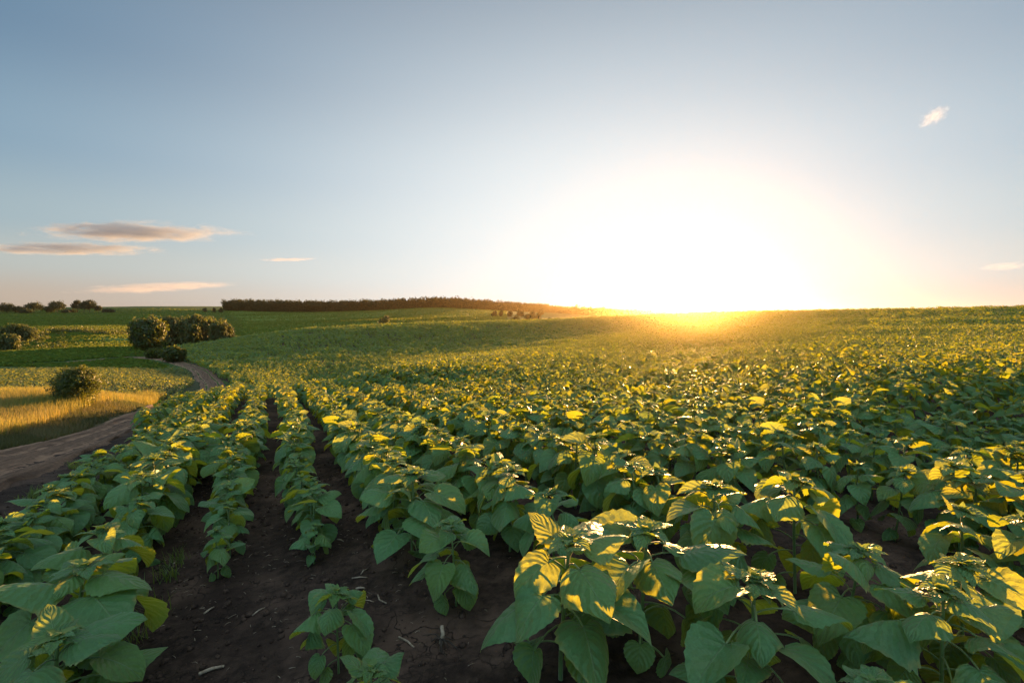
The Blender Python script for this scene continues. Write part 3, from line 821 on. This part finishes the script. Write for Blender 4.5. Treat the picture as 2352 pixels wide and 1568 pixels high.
def px_tree(name, label, cat, px, base, wpx, hpx, mat, kind, seed, leafpx, n, group=None, lumps=9, near=30, Y=None):
    """stand a plant on the ground where the photograph shows its foot"""
    if Y is None: P = hit(px, base, near)
    else: x = (px - 1176) / F * Y; P = np.array([x, Y, gz(x, Y)])
    k = P[1] / F; Pj, top, _ = project(P + np.array([0, 0, 0]))
    h = hpx * k
    if Y is not None:
        h = max(h, (EYE + ray(px, base - hpx)[1] * Y) - P[2])     # reach the height seen in the picture
    return tree(name, label, cat, P - np.array([0, 0, .05]), wpx * k, h, M and mat, kind, seed, leafpx * k, n, group, lumps)

# the bush standing in the meadow
px_tree('meadow_bush', 'dark round leafy bush standing alone in the golden grass beside the track', 'bush', 174, 936, 112, 96, 'bush', 'bush', 1, 3.0, 12000, None, 26, Y=18.0)
# valley trees
px_tree('round_tree', 'broad dome-shaped dark tree in front of the willow clump, beside the track bend', 'tree', 338, 826, 84, 92, 'bush', 'round', 2, 5.0, 9000, None, 30, Y=80)
px_tree('track_shrub', 'low dark shrub right of the dome-shaped tree at the track bend', 'shrub', 397, 840, 56, 34, 'bush', 'bush', 3, 4.0, 3000, None, 12, Y=66)
px_tree('small_shrub', 'small low shrub right under the dome-shaped tree', 'shrub', 352, 838, 40, 20, 'bush', 'bush', 33, 4.0, 1500, None, 8, Y=72)
px_tree('slim_tree', 'slim pale tree tip rising behind the dome-shaped tree', 'tree', 352, 795, 30, 60, 'willow', 'willow', 4, 3.4, 2500, None, 4, Y=95)
WL = ('willow at the left end of the big willow clump', 'second willow from the left in the big willow clump', 'middle willow in the big willow clump', 'fourth willow from the left in the big willow clump', 'rounded willow at the right end of the clump, its tips lit peach')
for i, (p_, w_, t_) in enumerate(((392, 54, 722), (420, 60, 720), (450, 60, 721), (480, 58, 723), (507, 48, 732))):
    px_tree('willow_tree', WL[i], 'tree', p_, 790, w_, 790 - t_, 'willow', 'willow', 10 + i, 3.6, 7000, 'willows in the big clump', 11, Y=108 + (i % 2) * 4)
px_tree('willow_tree', 'round pale willow standing alone at the left edge of the valley', 'tree', 46, 783, 56, 46, 'willow', 'willow', 20, 3.2, 6000, None, 10, Y=118)
px_tree('pale_bush', 'smaller pale bush below the lone round willow at the left edge', 'bush', 20, 810, 42, 42, 'willow', 'willow', 21, 3.2, 4000, None, 8, Y=92)
px_tree('lone_tree', 'single small round tree on the far green slope right of the willow clump', 'tree', 885, 748, 32, 24, 'willow', 'round', 22, 2.6, 1800, None, 10, Y=230)
# skyline trees on the far left
SK = [(18, 697, 44, 'broad dark tree at the left end of the skyline row'), (44, 704, 36, 'lower tree right of the broad leftmost skyline tree'), (80, 695, 40, 'dome-topped tree second clump from the left on the skyline'),
      (112, 704, 28, 'small tree between the dome-topped and the tall forked skyline trees'), (133, 691, 36, 'tall forked tree in the middle of the skyline row'), (180, 690, 26, 'narrow tall tree left of a gap in the skyline'),
      (194, 692, 20, 'thin dark tree between the two tall skyline trees'), (208, 689, 30, 'tallest tree near the right end of the skyline row'), (227, 703, 14, 'short slender tree at the right end of the skyline row'), (62, 710, 30, 'low bush between the leftmost skyline trees'),
      (158, 711, 36, 'low dark bush between two tall skyline trees'), (250, 711, 26, 'low flat bush ending the skyline row on the right'), (-14, 699, 40, 'tree cut by the left picture edge on the skyline')]
for i, (p_, t_, w_, lb) in enumerate(SK):
    px_tree('skyline_tree' if t_ < 708 else 'skyline_bush', lb, 'tree' if t_ < 708 else 'bush', p_, 719, w_, 719 - t_, 'tree', 'tall' if t_ < 708 else 'round', 40 + i, 2.1, 1500, 'trees along the far left skyline', 12, Y=500 + (i % 3) * 6)
# bushes far out in the middle
FB = [(1135, 727, 16, 13, 'dark bush at the left end of the far bush group'), (1151, 725, 12, 14, 'taller bush just right of the leftmost far bush'), (1172, 727, 14, 12, 'small round bush in the upper line of the far group'),
      (1196, 727, 24, 13, 'wide bush in the upper line of the far group'), (1222, 726, 16, 12, 'brownish bush at the right of the upper far line'), (1242, 727, 18, 13, 'last bush of the upper far line below the woods'),
      (1183, 739, 26, 15, 'dark bush left of the long front bush in the far group'), (1213, 739, 26, 18, 'tall left half of the long front bush bank'), (1234, 739, 24, 19, 'tall right half of the long front bush bank'),
      (1262, 740, 11, 9, 'small bush right of the long front bush bank'), (1281, 740, 12, 10, 'last small bush right of the far group')]
for i, (p_, b_, w_, h_, lb) in enumerate(FB):
    px_tree('far_bush', lb, 'bush', p_, b_, w_, h_, 'forest', 'round', 60 + i, 2.2, 700, 'bushes in the far middle group', 8, Y=330 if b_ > 735 else 440)
for i, (p_, lb) in enumerate(((472, 'tiny bush farthest left of the forest end'), (493, 'tiny bush midway left of the forest end'), (508, 'small bush touching the left end of the forest'))):
    px_tree('forest_bush', lb, 'bush', p_, 716, 9, 9, 'tree', 'round', 80 + i, 2.0, 400, 'bushes beside the forest end', 6, Y=560)

def woods(name, label, spots, hr, cards, size, mat, seed):
    rng = np.random.default_rng(seed); g = Geo()
    for x, y in spots:
        z = gz(x, y); h = rng.uniform(*hr); w = h * rng.uniform(.4, .66)
        for k in range(5):
            c = np.array([x + rng.normal(0, w * .22), y + rng.normal(0, w * .22), z + h * (.78 if k == 0 else .14 if k == 4 else rng.uniform(.35, .72))])
            v, q, a = clump_cards(rng, c, (w * .36, w * .36, h * .24), cards // 4, size, .4, .1, 1.3); g.add(v, q, None, a)
        v, q, t_ = tube([[x, y, z - .3], [x, y, z + h * .5]], [h * .02, h * .012], 4, False); g.add(v, q, None)
    tag(link(name, g.mesh(name, [M[mat]])), label, None, None, 'stuff')
rg = np.random.default_rng(3)
sp = []
for px_ in np.arange(518, 1260, 2.6):
    for r_ in range(3):
        Y = 622 + r_ * 12 + rg.uniform(-5, 5) + max(0, px_ - 1050) * .9
        sp.append(((px_ + rg.uniform(-1.3, 1.3) - 1176) / F * Y, Y))
woods('forest_belt', 'long dark belt of forest along the far ridge', sp, (8.5, 15.2), 190, 1.15, 'forest', 5)
sp = []
for k in range(1500):
    px_ = rg.uniform(1030, 1990); Y = rg.uniform(700, 1090) if px_ > 1320 else rg.uniform(860, 1090)
    sp.append(((px_ - 1176) / F * Y, Y))
woods('hill_woods', 'brown hazy woods covering the far hill under the sun', sp, (8, 13), 56, 2.3, 'forest', 6)

# scrub bank across the valley's left side
def scrub():
    rng = np.random.default_rng(15); g = Geo()
    for px_ in np.arange(-120, 352, 2.2):
        for r_ in range(2):
            P = hit(px_ + rng.uniform(-2, 2), 763 + 3 * math.sin(px_ * .03) + rng.uniform(-3, 3) + (px_ < 110) * 4, 60)
            s = rng.uniform(.5, 1.3)
            v, q, a = clump_cards(rng, P + [0, 0, s * .4], (s * 1.2, s * 1.2, s * .7), 36, .34, .3, .1, 1.4); g.add(v, q, None, a)
    for k in range(60):
        P = hit(rng.uniform(50, 150), rng.uniform(768, 800), 60); s = rng.uniform(.3, .8)
        v, q, a = clump_cards(rng, P + [0, 0, s * .4], (s * 1.2, s * 1.2, s * .7), 30, .3, .3, .1, 1.4); g.add(v, q, None, a)
    tag(link('bank_undergrowth', g.mesh('bank_undergrowth', [M['bush']])), 'dark weeds along the bank across the valley', None, None, 'stuff')
scrub()

# grass blades
def grass(name, label, pts, hts, wid, mat, seed, lean=.35, seg=3):
    rng = np.random.default_rng(seed); n = len(pts)
    X, Y = pts[:, 0], pts[:, 1]; Z = H(X, Y) - .03
    a = rng.random(n) * 6.28; d = np.stack([np.cos(a), np.sin(a)], -1)
    ln = lean * hts * rng.uniform(.1, 1.0, n); wnd = np.array([-.10, .05])
    t = np.linspace(0, 1, seg + 1); V = []
    px_ = np.stack([-d[:, 1], d[:, 0]], -1) * (wid * rng.uniform(.6, 1.4, n))[:, None]
    for k in t:
        cx = X + d[:, 0] * ln * k * k + wnd[0] * hts * k * k; cy = Y + d[:, 1] * ln * k * k + wnd[1] * hts * k * k; cz_ = Z + hts * (k - .18 * k * k * ln / (hts + 1e-6))
        f = 1 - .85 * k ** 1.5
        V.append(np.stack([np.stack([cx - px_[:, 0] * f, cy - px_[:, 1] * f, cz_], -1), np.stack([cx + px_[:, 0] * f, cy + px_[:, 1] * f, cz_], -1)], 1))
    V = np.stack(V, 1).reshape(n, -1, 3); m = V.shape[1]
    q = np.array([[2 * k, 2 * k + 1, 2 * k + 3, 2 * k + 2] for k in range(seg)])
    Q = (q[None] + (np.arange(n) * m)[:, None, None]).reshape(-1, 4)
    rr = np.repeat(np.clip(vnoise(X / 1.7, Y / 1.7, 3) * .75 + rng.random(n) * .35 - .05, 0, .999), m)
    A = np.stack([np.zeros(n * m), np.zeros(n * m), rr], -1)
    return V.reshape(-1, 3), Q, A
def grass_obj(name, label, parts, mats, kind='stuff', cat=None, group=None):
    V, Q, A, MI, n = [], [], [], [], 0
    for i, (v, q, a) in enumerate(parts):
        V.append(v); Q.append(q + n); A.append(a); MI.append(np.full(len(q), i)); n += len(v)
    me = mesh_np(name, np.concatenate(V), np.concatenate(Q), None, mats, True, {'luv': np.concatenate(A)}, np.concatenate(MI))
    return tag(link(name, me), label, cat, group, kind)
def poly_points(poly, n, seed, box, fn=None):
    rng = np.random.default_rng(seed); out = []
    while sum(map(len, out)) < n:
        x = rng.uniform(box[0], box[1], n); y = rng.uniform(box[2], box[3], n)
        ok = inside(poly, x, y) & (np.abs(x) < 1.35 * y + 2)
        d = np.hypot(x, y); ok &= rng.random(n) < np.clip((14 / d) ** 1.2, 0, 1)
        if fn is not None: ok &= fn(x, y)
        out.append(np.stack([x, y], -1)[ok])
    return np.concatenate(out)[:n]
rg = np.random.default_rng(8)
P = poly_points(MEAD, 75000, 1, (-46, 0, 3, 34), lambda x, y: (track_dist(x, y) > 1.75 + .5 * vnoise(x, y, 4)))
hh = .36 + .34 * fbm(P[:, 0] / 2.2, P[:, 1] / 2.2, 8, 3) + rg.uniform(0, .16, len(P))
P2 = P[::3] + rg.normal(0, .1, (len(P[::3]), 2))
grass_obj('meadow_grass', 'tall golden grass meadow left of the dirt track', [grass('', '', P, hh, .008, 'meadow', 1)], [M['meadow']])
PV = poly_points([sp_to_xy(s, p) for s, p in ((-8, -6.6), (-8, -4.9), (14, -4.9), (30, -4.9), (38, -4.8), (38, -5.6), (20, -6.0))], 26000, 2, (-40, 4, 1, 40), lambda x, y: track_dist(x, y) > .92 + .25 * vnoise(x * 2, y * 2, 9))
hv = .07 + .26 * np.clip((track_dist(PV[:, 0], PV[:, 1]) - 1.0) / 1.2, 0, 1) + rg.uniform(0, .12, len(PV))
grass_obj('verge_grass', 'dark weedy grass along the far verge of the dirt track', [grass('', '', PV, hv, .008, 'verge', 2, .6)], [M['verge']])
PN = poly_points([sp_to_xy(s, p) for s, p in ((-8, -3.0), (34, -3.0), (34, -2.3), (-8, -2.3))], 26000, 3, (-30, 4, 1, 34), lambda x, y: fbm(x / .9, y / .9, 12, 3) > .56)[:6000]
grass_obj('track_weeds', 'sparse green weeds between the dirt track and the outermost sunflower row', [grass('', '', PN, rg.uniform(.05, .16, len(PN)), .005, 'weed', 3, .8)], [M['weed']])
# weed tufts at the foot of the row along the bare strip
TUFT = [(404, 1295, 'grass tuft under the fourth plant along the bare strip'), (388, 1330, 'tall grass tuft at the foot of the bare strip row'), (352, 1412, 'grass tuft lower down the bare strip row, near bent stalks'), (300, 1478, 'thin grass tuft near the bottom left big leaves'), (20, 1345, 'grass tuft among the plants at the left picture edge')]
for i, (a_, b_, lb) in enumerate(TUFT):
    c = hit(a_, b_, 1, 20); pts = c[:2] + np.random.default_rng(i).normal(0, .05, (46, 2))
    v, q, a = grass('', '', pts, np.random.default_rng(i).uniform(.07, .22, 46), .004, 'weed', i, .9)
    o = grass_obj('grass_tuft', lb, [(v - c, q, a)], [M['weed']], None, 'grass tuft', 'weed tufts along the bare strip'); o.location = c

# low crop beyond the meadow
def crop():
    P = []; rng = np.random.default_rng(4)
    for k in range(-60, 200):
        p = -k * .5; s = np.arange(-40, 110, .33); s = s + rng.normal(0, .1, len(s)); pp = p + rng.normal(0, .06, len(s))
        x, y = sp_to_xy(s, pp); ok = inside(CROP, x, y) & (track_dist(x, y) > 1.3); P.append(np.stack([x, y], -1)[ok])
    P = np.concatenate(P)
    Gs = [template(900 + i, 3) for i in range(8)]
    Gs = [(v, q, a, mi * 0) for v, q, a, mi in Gs]
    v, q, a, mi = scatter(Gs, P[:, 0], P[:, 1], H(P[:, 0], P[:, 1]), rng.uniform(.45, .75, len(P)), rng)
    print('crop', len(P))
    tag(link('crop_field', mesh_np('crop_field', v, q, None, [M['crop']], True, {'luv': a}, mi)), 'low green crop beyond the meadow in the valley', None, None, 'stuff')
crop()

_gx = np.linspace(-9, 7, 90); _gy = np.linspace(-1, 14, 90); _gg = H(*np.meshgrid(_gx, _gy))
def gz0(x, y):
    i = min(88, max(0, int((y + 1) / 15 * 89))); j = min(88, max(0, int((x + 9) / 16 * 89)))
    base = _gg[i, j] + (_gg[i, j + 1] - _gg[i, j]) * ((x - _gx[j]) / (_gx[1] - _gx[0])) + (_gg[i + 1, j] - _gg[i, j]) * ((y - _gy[i]) / (_gy[1] - _gy[0]))
    rr = math.hypot(x, y); X, Y = np.array([x]), np.array([y]); p = DY * x - DX * y
    return base + float(max(0, 1 - rr / 25) ** .5 * ((fbm(X * 3.1, Y * 3.1, 3, 4) - .5) * .07 + (fbm(X * 13, Y * 13, 9, 3) - .5) * .03 + .006 * math.cos((p - .27) / .7 * 2 * math.pi) * (p > -2.2))[0])
# dry stalk pieces on the soil
def stalk_geo(L, r, rng, bend=.1):
    P = np.array([[-L / 2, 0, r * .7], [0, rng.normal(0, bend) * L, r * .8 + rng.random() * .01], [L / 2, rng.normal(0, .03) * L, r * .7]])
    return tube(P, [r, r * .95, r * .8], 6)
STK = [(480, 1408, .11, .009, 75, 'pale broken stalk piece on the cracked soil in the middle of the bare strip'), (486, 1544, .16, .013, 35, 'thick pale split stalk at the bottom edge of the bare strip'), (594, 1407, .13, .006, 70, 'thin dry stalk on dark soil right of the pale broken stalk'),
       (360, 1445, .11, .004, 40, 'thin straw on the cracked soil left in the bare strip'), (501, 1317, .09, .007, 80, 'short dry stalk just below the end plant of the narrow row'), (403, 1293, .05, .009, 85, 'white chip of stalk beside the bare strip row'),
       (463, 1100, .16, .007, 30, 'crossed pale stalks far up the bare strip'), (826, 1329, .14, .007, 5, 'pale stalk lying flat left of the lone low plant'), (838, 1315, .12, .006, 70, 'upright leaning stalk beside the flat pale stalk'),
       (878, 1370, .17, .007, -50, 'long pale stalk leading down toward the lone low plant'), (935, 1473, .22, .008, -45, 'long bent stalk right of the short lone plant'), (828, 1353, .08, .010, 5, 'thick short stalk below the flat pale stalk'),
       (847, 1376, .15, .004, -20, 'thin straw below the thick short stalk'), (782, 1239, .10, .008, -30, 'stalk stub at the edge of the dense central row'), (996, 1313, .05, .008, 85, 'short stalk behind the leaves of the lone low plant'), (250, 1473, .15, .008, 60, 'stalk in the shade under the bottom left plants')]
for i, (a_, b_, L, r, an, lb) in enumerate(STK):
    rng = np.random.default_rng(300 + i); c = hit(a_, b_, 1, 20); g = Geo(); v, q, t_ = stalk_geo(L * .8, r * .75, rng); g.add(v, q, t_)
    o = link('stalk_piece', g.mesh('stalk_piece', [M['straw']])); o.location = (c[0], c[1], gz0(c[0], c[1]) + .002); o.rotation_euler = (0, 0, R(an))
    tag(o, lb, 'stalk', 'dry stalk pieces on the soil')
def root_stub():
    rng = np.random.default_rng(9); c = hit(1013, 1478, 1, 20); e = empty('root_stub', c); tag(e, 'pale stalk stub with spreading dry roots on the soil left of the big sunlit plant', 'root')
    g = Geo(); v, q, t_ = tube([[0, 0, 0], [.01, .01, .05], [.0, .03, .09]], [.014, .012, .011], 7); g.add(v, q, t_); link('stub', g.mesh('stub', [M['straw']]), e)
    g = Geo()
    for k in range(13):
        a = rng.random() * 6.28; L = rng.uniform(.06, .16); d = np.array([math.cos(a), math.sin(a), 0])
        v, q, t_ = tube([[0, 0, .03], d * L * .4 + [0, 0, .035], d * L * .8 + [0, 0, .012], d * L + rng.normal(0, .02, 3) * [1, 1, 0]], [.005, .004, .003, .0015], 5); g.add(v, q, t_)
    link('roots', g.mesh('roots', [M['bark']]), e)
root_stub()
def litter():
    rng = np.random.default_rng(21); g = Geo()
    for k in range(1300):
        s, p = rng.uniform(.5, 16), rng.uniform(-2.2, 6.5)
        if rng.random() < .5: s, p = rng.uniform(1, 9), rng.uniform(-.95, 1.1)
        x, y = sp_to_xy(s, p)
        if y < 1.2: continue
        L = rng.uniform(.010, .045) * (2 if rng.random() < .12 else 1); v, q, t_ = tube([[-L / 2, 0, 0], [0, rng.normal(0, .1) * L, .003], [L / 2, 0, 0]], rng.uniform(.0008, .0020), 4)
        a = rng.random() * 3.14; v = (rotz(a) @ v.T).T + [x, y, gz0(x, y) + .003]
        g.add(v, q, t_)
    tag(link('straw_litter', g.mesh('straw_litter', [M['straw']])), 'scattered bits of straw on the dark soil', None, None, 'stuff')
litter()

# crop standing on the valley fields: small upright sprays, in drilled lines where near
def valley_crop():
    rng = np.random.default_rng(31); n = 240000
    Y = np.exp(rng.uniform(math.log(56), math.log(640), n)); X = (rng.uniform(-80, 1165, n) - 1176) / F * Y
    a = .62; u = X * math.cos(a) + Y * math.sin(a); w = -X * math.sin(a) + Y * math.cos(a)
    sp_ = np.where(Y < 210, 1.5, 4.0); w = np.round(w / sp_) * sp_ + rng.normal(0, .16, n) * sp_
    nr = Y < 330
    X = np.where(nr, u * math.cos(a) - w * math.sin(a), X); Y = np.where(nr, u * math.sin(a) + w * math.cos(a), Y)
    ok = ~inside(SUNF, X, Y) & ~inside(CROP, X, Y) & (Y > 54) & (track_dist(X, Y) > 2.2) & (fbm(X / 25, Y / 25, 3, 3) + rng.random(n) * .3 > .42)
    X, Y = X[ok], Y[ok]; n = len(X); Z = H(X, Y) + np.clip((np.hypot(X, Y) - 100) / 200, 0, 1) * (fbm(X / 60, Y / 60, 21, 3) - .5) * 1.2
    h = .24 * rng.uniform(.5, 1.3, n) * np.interp(Y, [60, 300, 640], [.9, 1.4, 2.0]); wd = h * rng.uniform(1.2, 2.2, n); y_ = rng.random(n) * 6.28
    dx, dy = np.cos(y_) * wd, np.sin(y_) * wd; tx, ty = rng.normal(0, .25, n) * h, rng.normal(0, .25, n) * h
    V = np.stack([np.stack([X - dx * .3, Y - dy * .3, Z - .05], -1), np.stack([X + dx * .3, Y + dy * .3, Z - .05], -1), np.stack([X + dx * .6 + tx, Y + dy * .6 + ty, Z + h * .8], -1), np.stack([X - dx * .5 + tx, Y - dy * .5 + ty, Z + h], -1)], 1).reshape(-1, 3)
    A = np.stack([np.zeros(n), np.zeros(n), rng.random(n)], -1).repeat(4, 0)
    tag(link('valley_crop', mesh_np('valley_crop', V, np.arange(4 * n).reshape(n, 4), None, [M['fieldcrop']], False, {'luv': A})), 'green crop on the fields across the valley', None, None, 'stuff')
    print('valley crop', n)
valley_crop()
# crumbs and clods of earth
def clods():
    rng = np.random.default_rng(44); g = Geo(); n, m_ = 6, 4
    for k in range(2600):
        s, p = rng.uniform(.6, 11), rng.uniform(-3.0, 4.2)
        if rng.random() < .6: s, p = rng.uniform(1, 8), rng.uniform(-.95, .95)
        x, y = sp_to_xy(s, p)
        if y < 1.1: continue
        r = .006 + .022 * rng.random() ** 3; V = []
        for a in np.linspace(0.15, math.pi - .15, m_):
            for j in range(n):
                b = j * 2 * math.pi / n; q_ = r * rng.uniform(.7, 1.25)
                V.append((math.sin(a) * math.cos(b) * q_, math.sin(a) * math.sin(b) * q_, math.cos(a) * q_ * .7))
        Q = [[i * n + j, (i + 1) * n + j, (i + 1) * n + (j + 1) % n, i * n + (j + 1) % n] for i in range(m_ - 1) for j in range(n)]
        g.add(np.array(V) + [x, y, gz0(x, y) + r * .25], Q)
    tag(link('soil_clods', g.mesh('soil_clods', [M['clod']])), 'crumbs of earth on the bare soil', None, None, 'stuff')
clods()
# ------------------------------------------------------------------ sun, sky, air
SUN_AZ = math.atan((1597 - 1176) / F)
SUN_EL = R(2.4)
EXPO = 2.3
sdir = Vector((math.sin(SUN_AZ) * math.cos(SUN_EL), math.cos(SUN_AZ) * math.cos(SUN_EL), math.sin(SUN_EL)))
sun = bpy.data.lights.new('sun', 'SUN'); suno = link('sun', sun)
sun.energy = 5.0; sun.angle = R(.55); sun.color = (1.0, .53, .18)
suno.rotation_euler = (-sdir).to_track_quat('-Z', 'Y').to_euler()
suno.location = sdir * 200

W = bpy.data.worlds.new('World'); SC.world = W; W.use_nodes = True
def build_world():
    W.node_tree.nodes.clear(); t = NT(W.node_tree)
    out = t.new('ShaderNodeOutputWorld')
    sky = t.new('ShaderNodeTexSky', sky_type='NISHITA')
    sky.sun_disc = False; sky.sun_elevation = SUN_EL; sky.sun_rotation = SUN_AZ
    sky.altitude = 150; sky.air_density = 1.0; sky.dust_density = .6; sky.ozone_density = 1.6
    dirv = t.new('ShaderNodeTexCoord').outputs['Generated']
    nd = t.new('ShaderNodeVectorMath', operation='NORMALIZE'); t.l.new(dirv, nd.inputs[0]); d = nd.outputs[0]
    sp_ = t.new('ShaderNodeSeparateXYZ'); t.l.new(d, sp_.inputs[0])
    dot = t.new('ShaderNodeVectorMath', operation='DOT_PRODUCT'); t.l.new(d, dot.inputs[0]); dot.inputs[1].default_value = sdir
    gam = t.math('MULTIPLY', t.math('ARCCOSINE', t.math('MINIMUM', dot.outputs['Value'], 1.0)), 57.2958)
    el = t.math('MULTIPLY', t.math('ARCSINE', sp_.outputs[2]), 57.2958)
    k = 1 / (2 ** EXPO)
    cr = t.new('ShaderNodeValToRGB'); cr.color_ramp.interpolation = 'EASE'
    stops = [(0.0, (.50, .37, .275)), (.033, (.50, .40, .315)), (.09, (.45, .485, .46)), (.16, (.31, .425, .48)), (.28, (.185, .32, .44)), (.45, (.088, .20, .33)), (.62, (.085, .17, .28)), (.85, (.34, .45, .56)), (1.0, (.55, .66, .74))]  # last stops, above the view, are brightened as added fill light
    el_ = cr.color_ramp.elements
    while len(el_) < len(stops): el_.new(.5)
    for e, (p, c) in zip(el_, stops): e.position = p; e.color = (*c, 1)
    t.l.new(t.math('DIVIDE', el, 52.0, clamp=True), cr.inputs[0])
    # aureole of the low sun
    az = t.math('MULTIPLY', t.math('ARCTAN2', sp_.outputs[0], sp_.outputs[1]), 57.2958)
    da = t.math('MULTIPLY', t.math('SUBTRACT', az, 11.0), t.math('COSINE', t.math('ARCSINE', sp_.outputs[2])))
    de = t.math('MULTIPLY', t.math('SUBTRACT', el, 5.0), 1.5)
    veil = t.math('SQRT', t.math('ADD', t.math('MULTIPLY', da, da), t.math('MULTIPLY', de, de)))
    g1 = t.math('EXPONENT', t.math('MULTIPLY', t.math('POWER', t.math('DIVIDE', veil, 38.0), 2.1), -1.0))
    # unseen sky behind the camera, brightened as added fill for shaded leaves
    back_fill = t.ramp(sp_.outputs[1], .05, -.6, 1.0, 3.2)
    b0 = t.new('ShaderNodeVectorMath', operation='SCALE'); t.l.new(cr.outputs[0], b0.inputs[0]); t.l.new(back_fill, b0.inputs['Scale'])
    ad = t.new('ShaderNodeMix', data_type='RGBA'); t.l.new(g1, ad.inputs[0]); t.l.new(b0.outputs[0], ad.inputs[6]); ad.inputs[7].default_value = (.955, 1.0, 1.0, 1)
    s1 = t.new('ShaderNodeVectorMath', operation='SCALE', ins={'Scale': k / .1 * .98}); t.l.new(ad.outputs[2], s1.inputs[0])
    s2 = t.new('ShaderNodeVectorMath', operation='SCALE', ins={'Scale': .012}); t.l.new(sky.outputs[0], s2.inputs[0])
    fin = t.new('ShaderNodeVectorMath', operation='ADD'); t.l.new(s1.outputs[0], fin.inputs[0]); t.l.new(s2.outputs[0], fin.inputs[1])
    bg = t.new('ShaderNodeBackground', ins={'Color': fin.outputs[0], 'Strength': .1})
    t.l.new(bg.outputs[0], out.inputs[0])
build_world()

def build_haze():
    lo, hi, e = -16.0, HAZE_TOP, 1600.0
    v = [(x, y, z) for z in (lo, hi) for y in (-e, e) for x in (-e, e)]
    q = [(0, 2, 3, 1), (4, 5, 7, 6), (0, 1, 5, 4), (2, 6, 7, 3), (0, 4, 6, 2), (1, 3, 7, 5)]
    m, t = material('haze')
    pv = t.new('ShaderNodeVolumePrincipled', ins={'Color': (1, .76, .42, 1), 'Density': HAZE, 'Anisotropy': HAZE_G})
    t.l.new(pv.outputs[0], t.out.inputs['Volume'])
    tag(link('haze', mesh_np('haze', v, q, None, [m], False)), kind='stuff')
HAZE, HAZE_G = .00008, .915
bpy.context.view_layer.update()
TOPS = [max((o.matrix_world @ Vector(c)).z for c in o.bound_box) for o in SC.objects if o.type == 'MESH' and not o.name.startswith('cloud')]
HAZE_TOP = max(TOPS) + 1.0; print('haze top', HAZE_TOP)
build_haze()

def cloud(label, corners, base_dist, thick, dens, seed, sc=(1, 1, 1), thr=.45, col=(.40, .43, .50)):
    """a real cloud: a flattened closed hull filled with patchy vapour, high above the hills"""
    # corners: picture outline of the cloud; each point is carried out to base_dist metres
    (x0, y0), (x1, y1), yc = corners
    c = np.array(at((x0 + x1) / 2, yc, base_dist)); a = at(x0, y0, base_dist); b = at(x1, y1, base_dist)
    ax = (b - a) / 2; L = np.linalg.norm(ax)
    n, m_ = 32, 12; V = []
    for i in range(m_ + 1):
        f = math.pi * i / m_
        for k in range(n):
            g = 2 * math.pi * k / n
            V.append((math.sin(f) * math.cos(g), math.sin(f) * math.sin(g), math.cos(f)))
    Q = [[i * n + k, (i + 1) * n + k, (i + 1) * n + (k + 1) % n, i * n + (k + 1) % n] for i in range(m_) for k in range(n)]
    mat, t = material('cloud_vapour')
    oc = t.new('ShaderNodeTexCoord').outputs['Object']
    ln = t.new('ShaderNodeVectorMath', operation='LENGTH'); t.l.new(oc, ln.inputs[0])
    n1 = t.noise(t.mapping(oc, sc, (0, 0, .1), (seed * 3.1, seed * 1.7, 0)), 1.0, 8, .62, .6)
    fall = t.ramp(ln.outputs['Value'], .05, 1.0, -.05, .62)
    dn = t.math('MULTIPLY', t.ramp(t.math('SUBTRACT', n1, fall), thr - .06, thr + .22), dens)
    pv = t.new('ShaderNodeVolumePrincipled', ins={'Color': (*col, 1), 'Anisotropy': .2}); t.l.new(dn, pv.inputs['Density'])
    t.l.new(pv.outputs[0], t.out.inputs['Volume'])
    o = link('cloud', mesh_np('cloud', V, Q, None, [mat], True))
    ang = math.atan2(ax[1], ax[0]); o.location = c
    o.rotation_euler = (0, -math.asin(ax[2] / L), ang)
    o.scale = (L * 1.5, L * .6, thick * 1.8)
    tag(o, label, 'cloud', 'clouds in the evening sky')
cloud('long grey cloud with peach edges low in the left sky', ((-20, 548), (640, 545), 534), 4200, 84, .0075, 1, (8.0, 5.0, 3.2), .36)
cloud('thin grey cloud streak just below the long left cloud', ((-180, 575), (470, 570), 572), 4500, 50, .0075, 2, (9.0, 5.0, 3.0), .37)
cloud('small bright wispy cloud alone high in the right sky', ((2085, 305), (2205, 232), 268), 3600, 80, .0045, 3, (7.0, 6.0, 5.0), .44, (.9, .9, .92))
cloud('faint pink streak of cloud above the willow trees', ((560, 598), (760, 592), 596), 5000, 16, .006, 5, (5, 3.0, 1.6), .36, (.6, .56, .58))
cloud('faint broad pink cloud bank low over the left hills', ((90, 668), (620, 642), 660), 5600, 60, .0015, 6, (6, 3.0, 2.0), .34, (.6, .56, .58))
cloud('faint peach clouds close to the right edge of the sky', ((2215, 622), (2400, 606), 612), 5200, 60, .0010, 9, (6, 4.0, 4.0), .38, (.75, .70, .70))
SC.cycles.volume_max_steps = 256
SC.view_settings.view_transform = 'Standard'; SC.view_settings.look = 'None'
SC.view_settings.exposure = EXPO; SC.view_settings.gamma = 1.0
SC.render.engine = 'CYCLES'
SC.cycles.max_bounces = 8; SC.cycles.transparent_max_bounces = 8; SC.cycles.volume_bounces = 0
SC.cycles.use_denoising = True
print('OBJECTS', len(SC.objects))
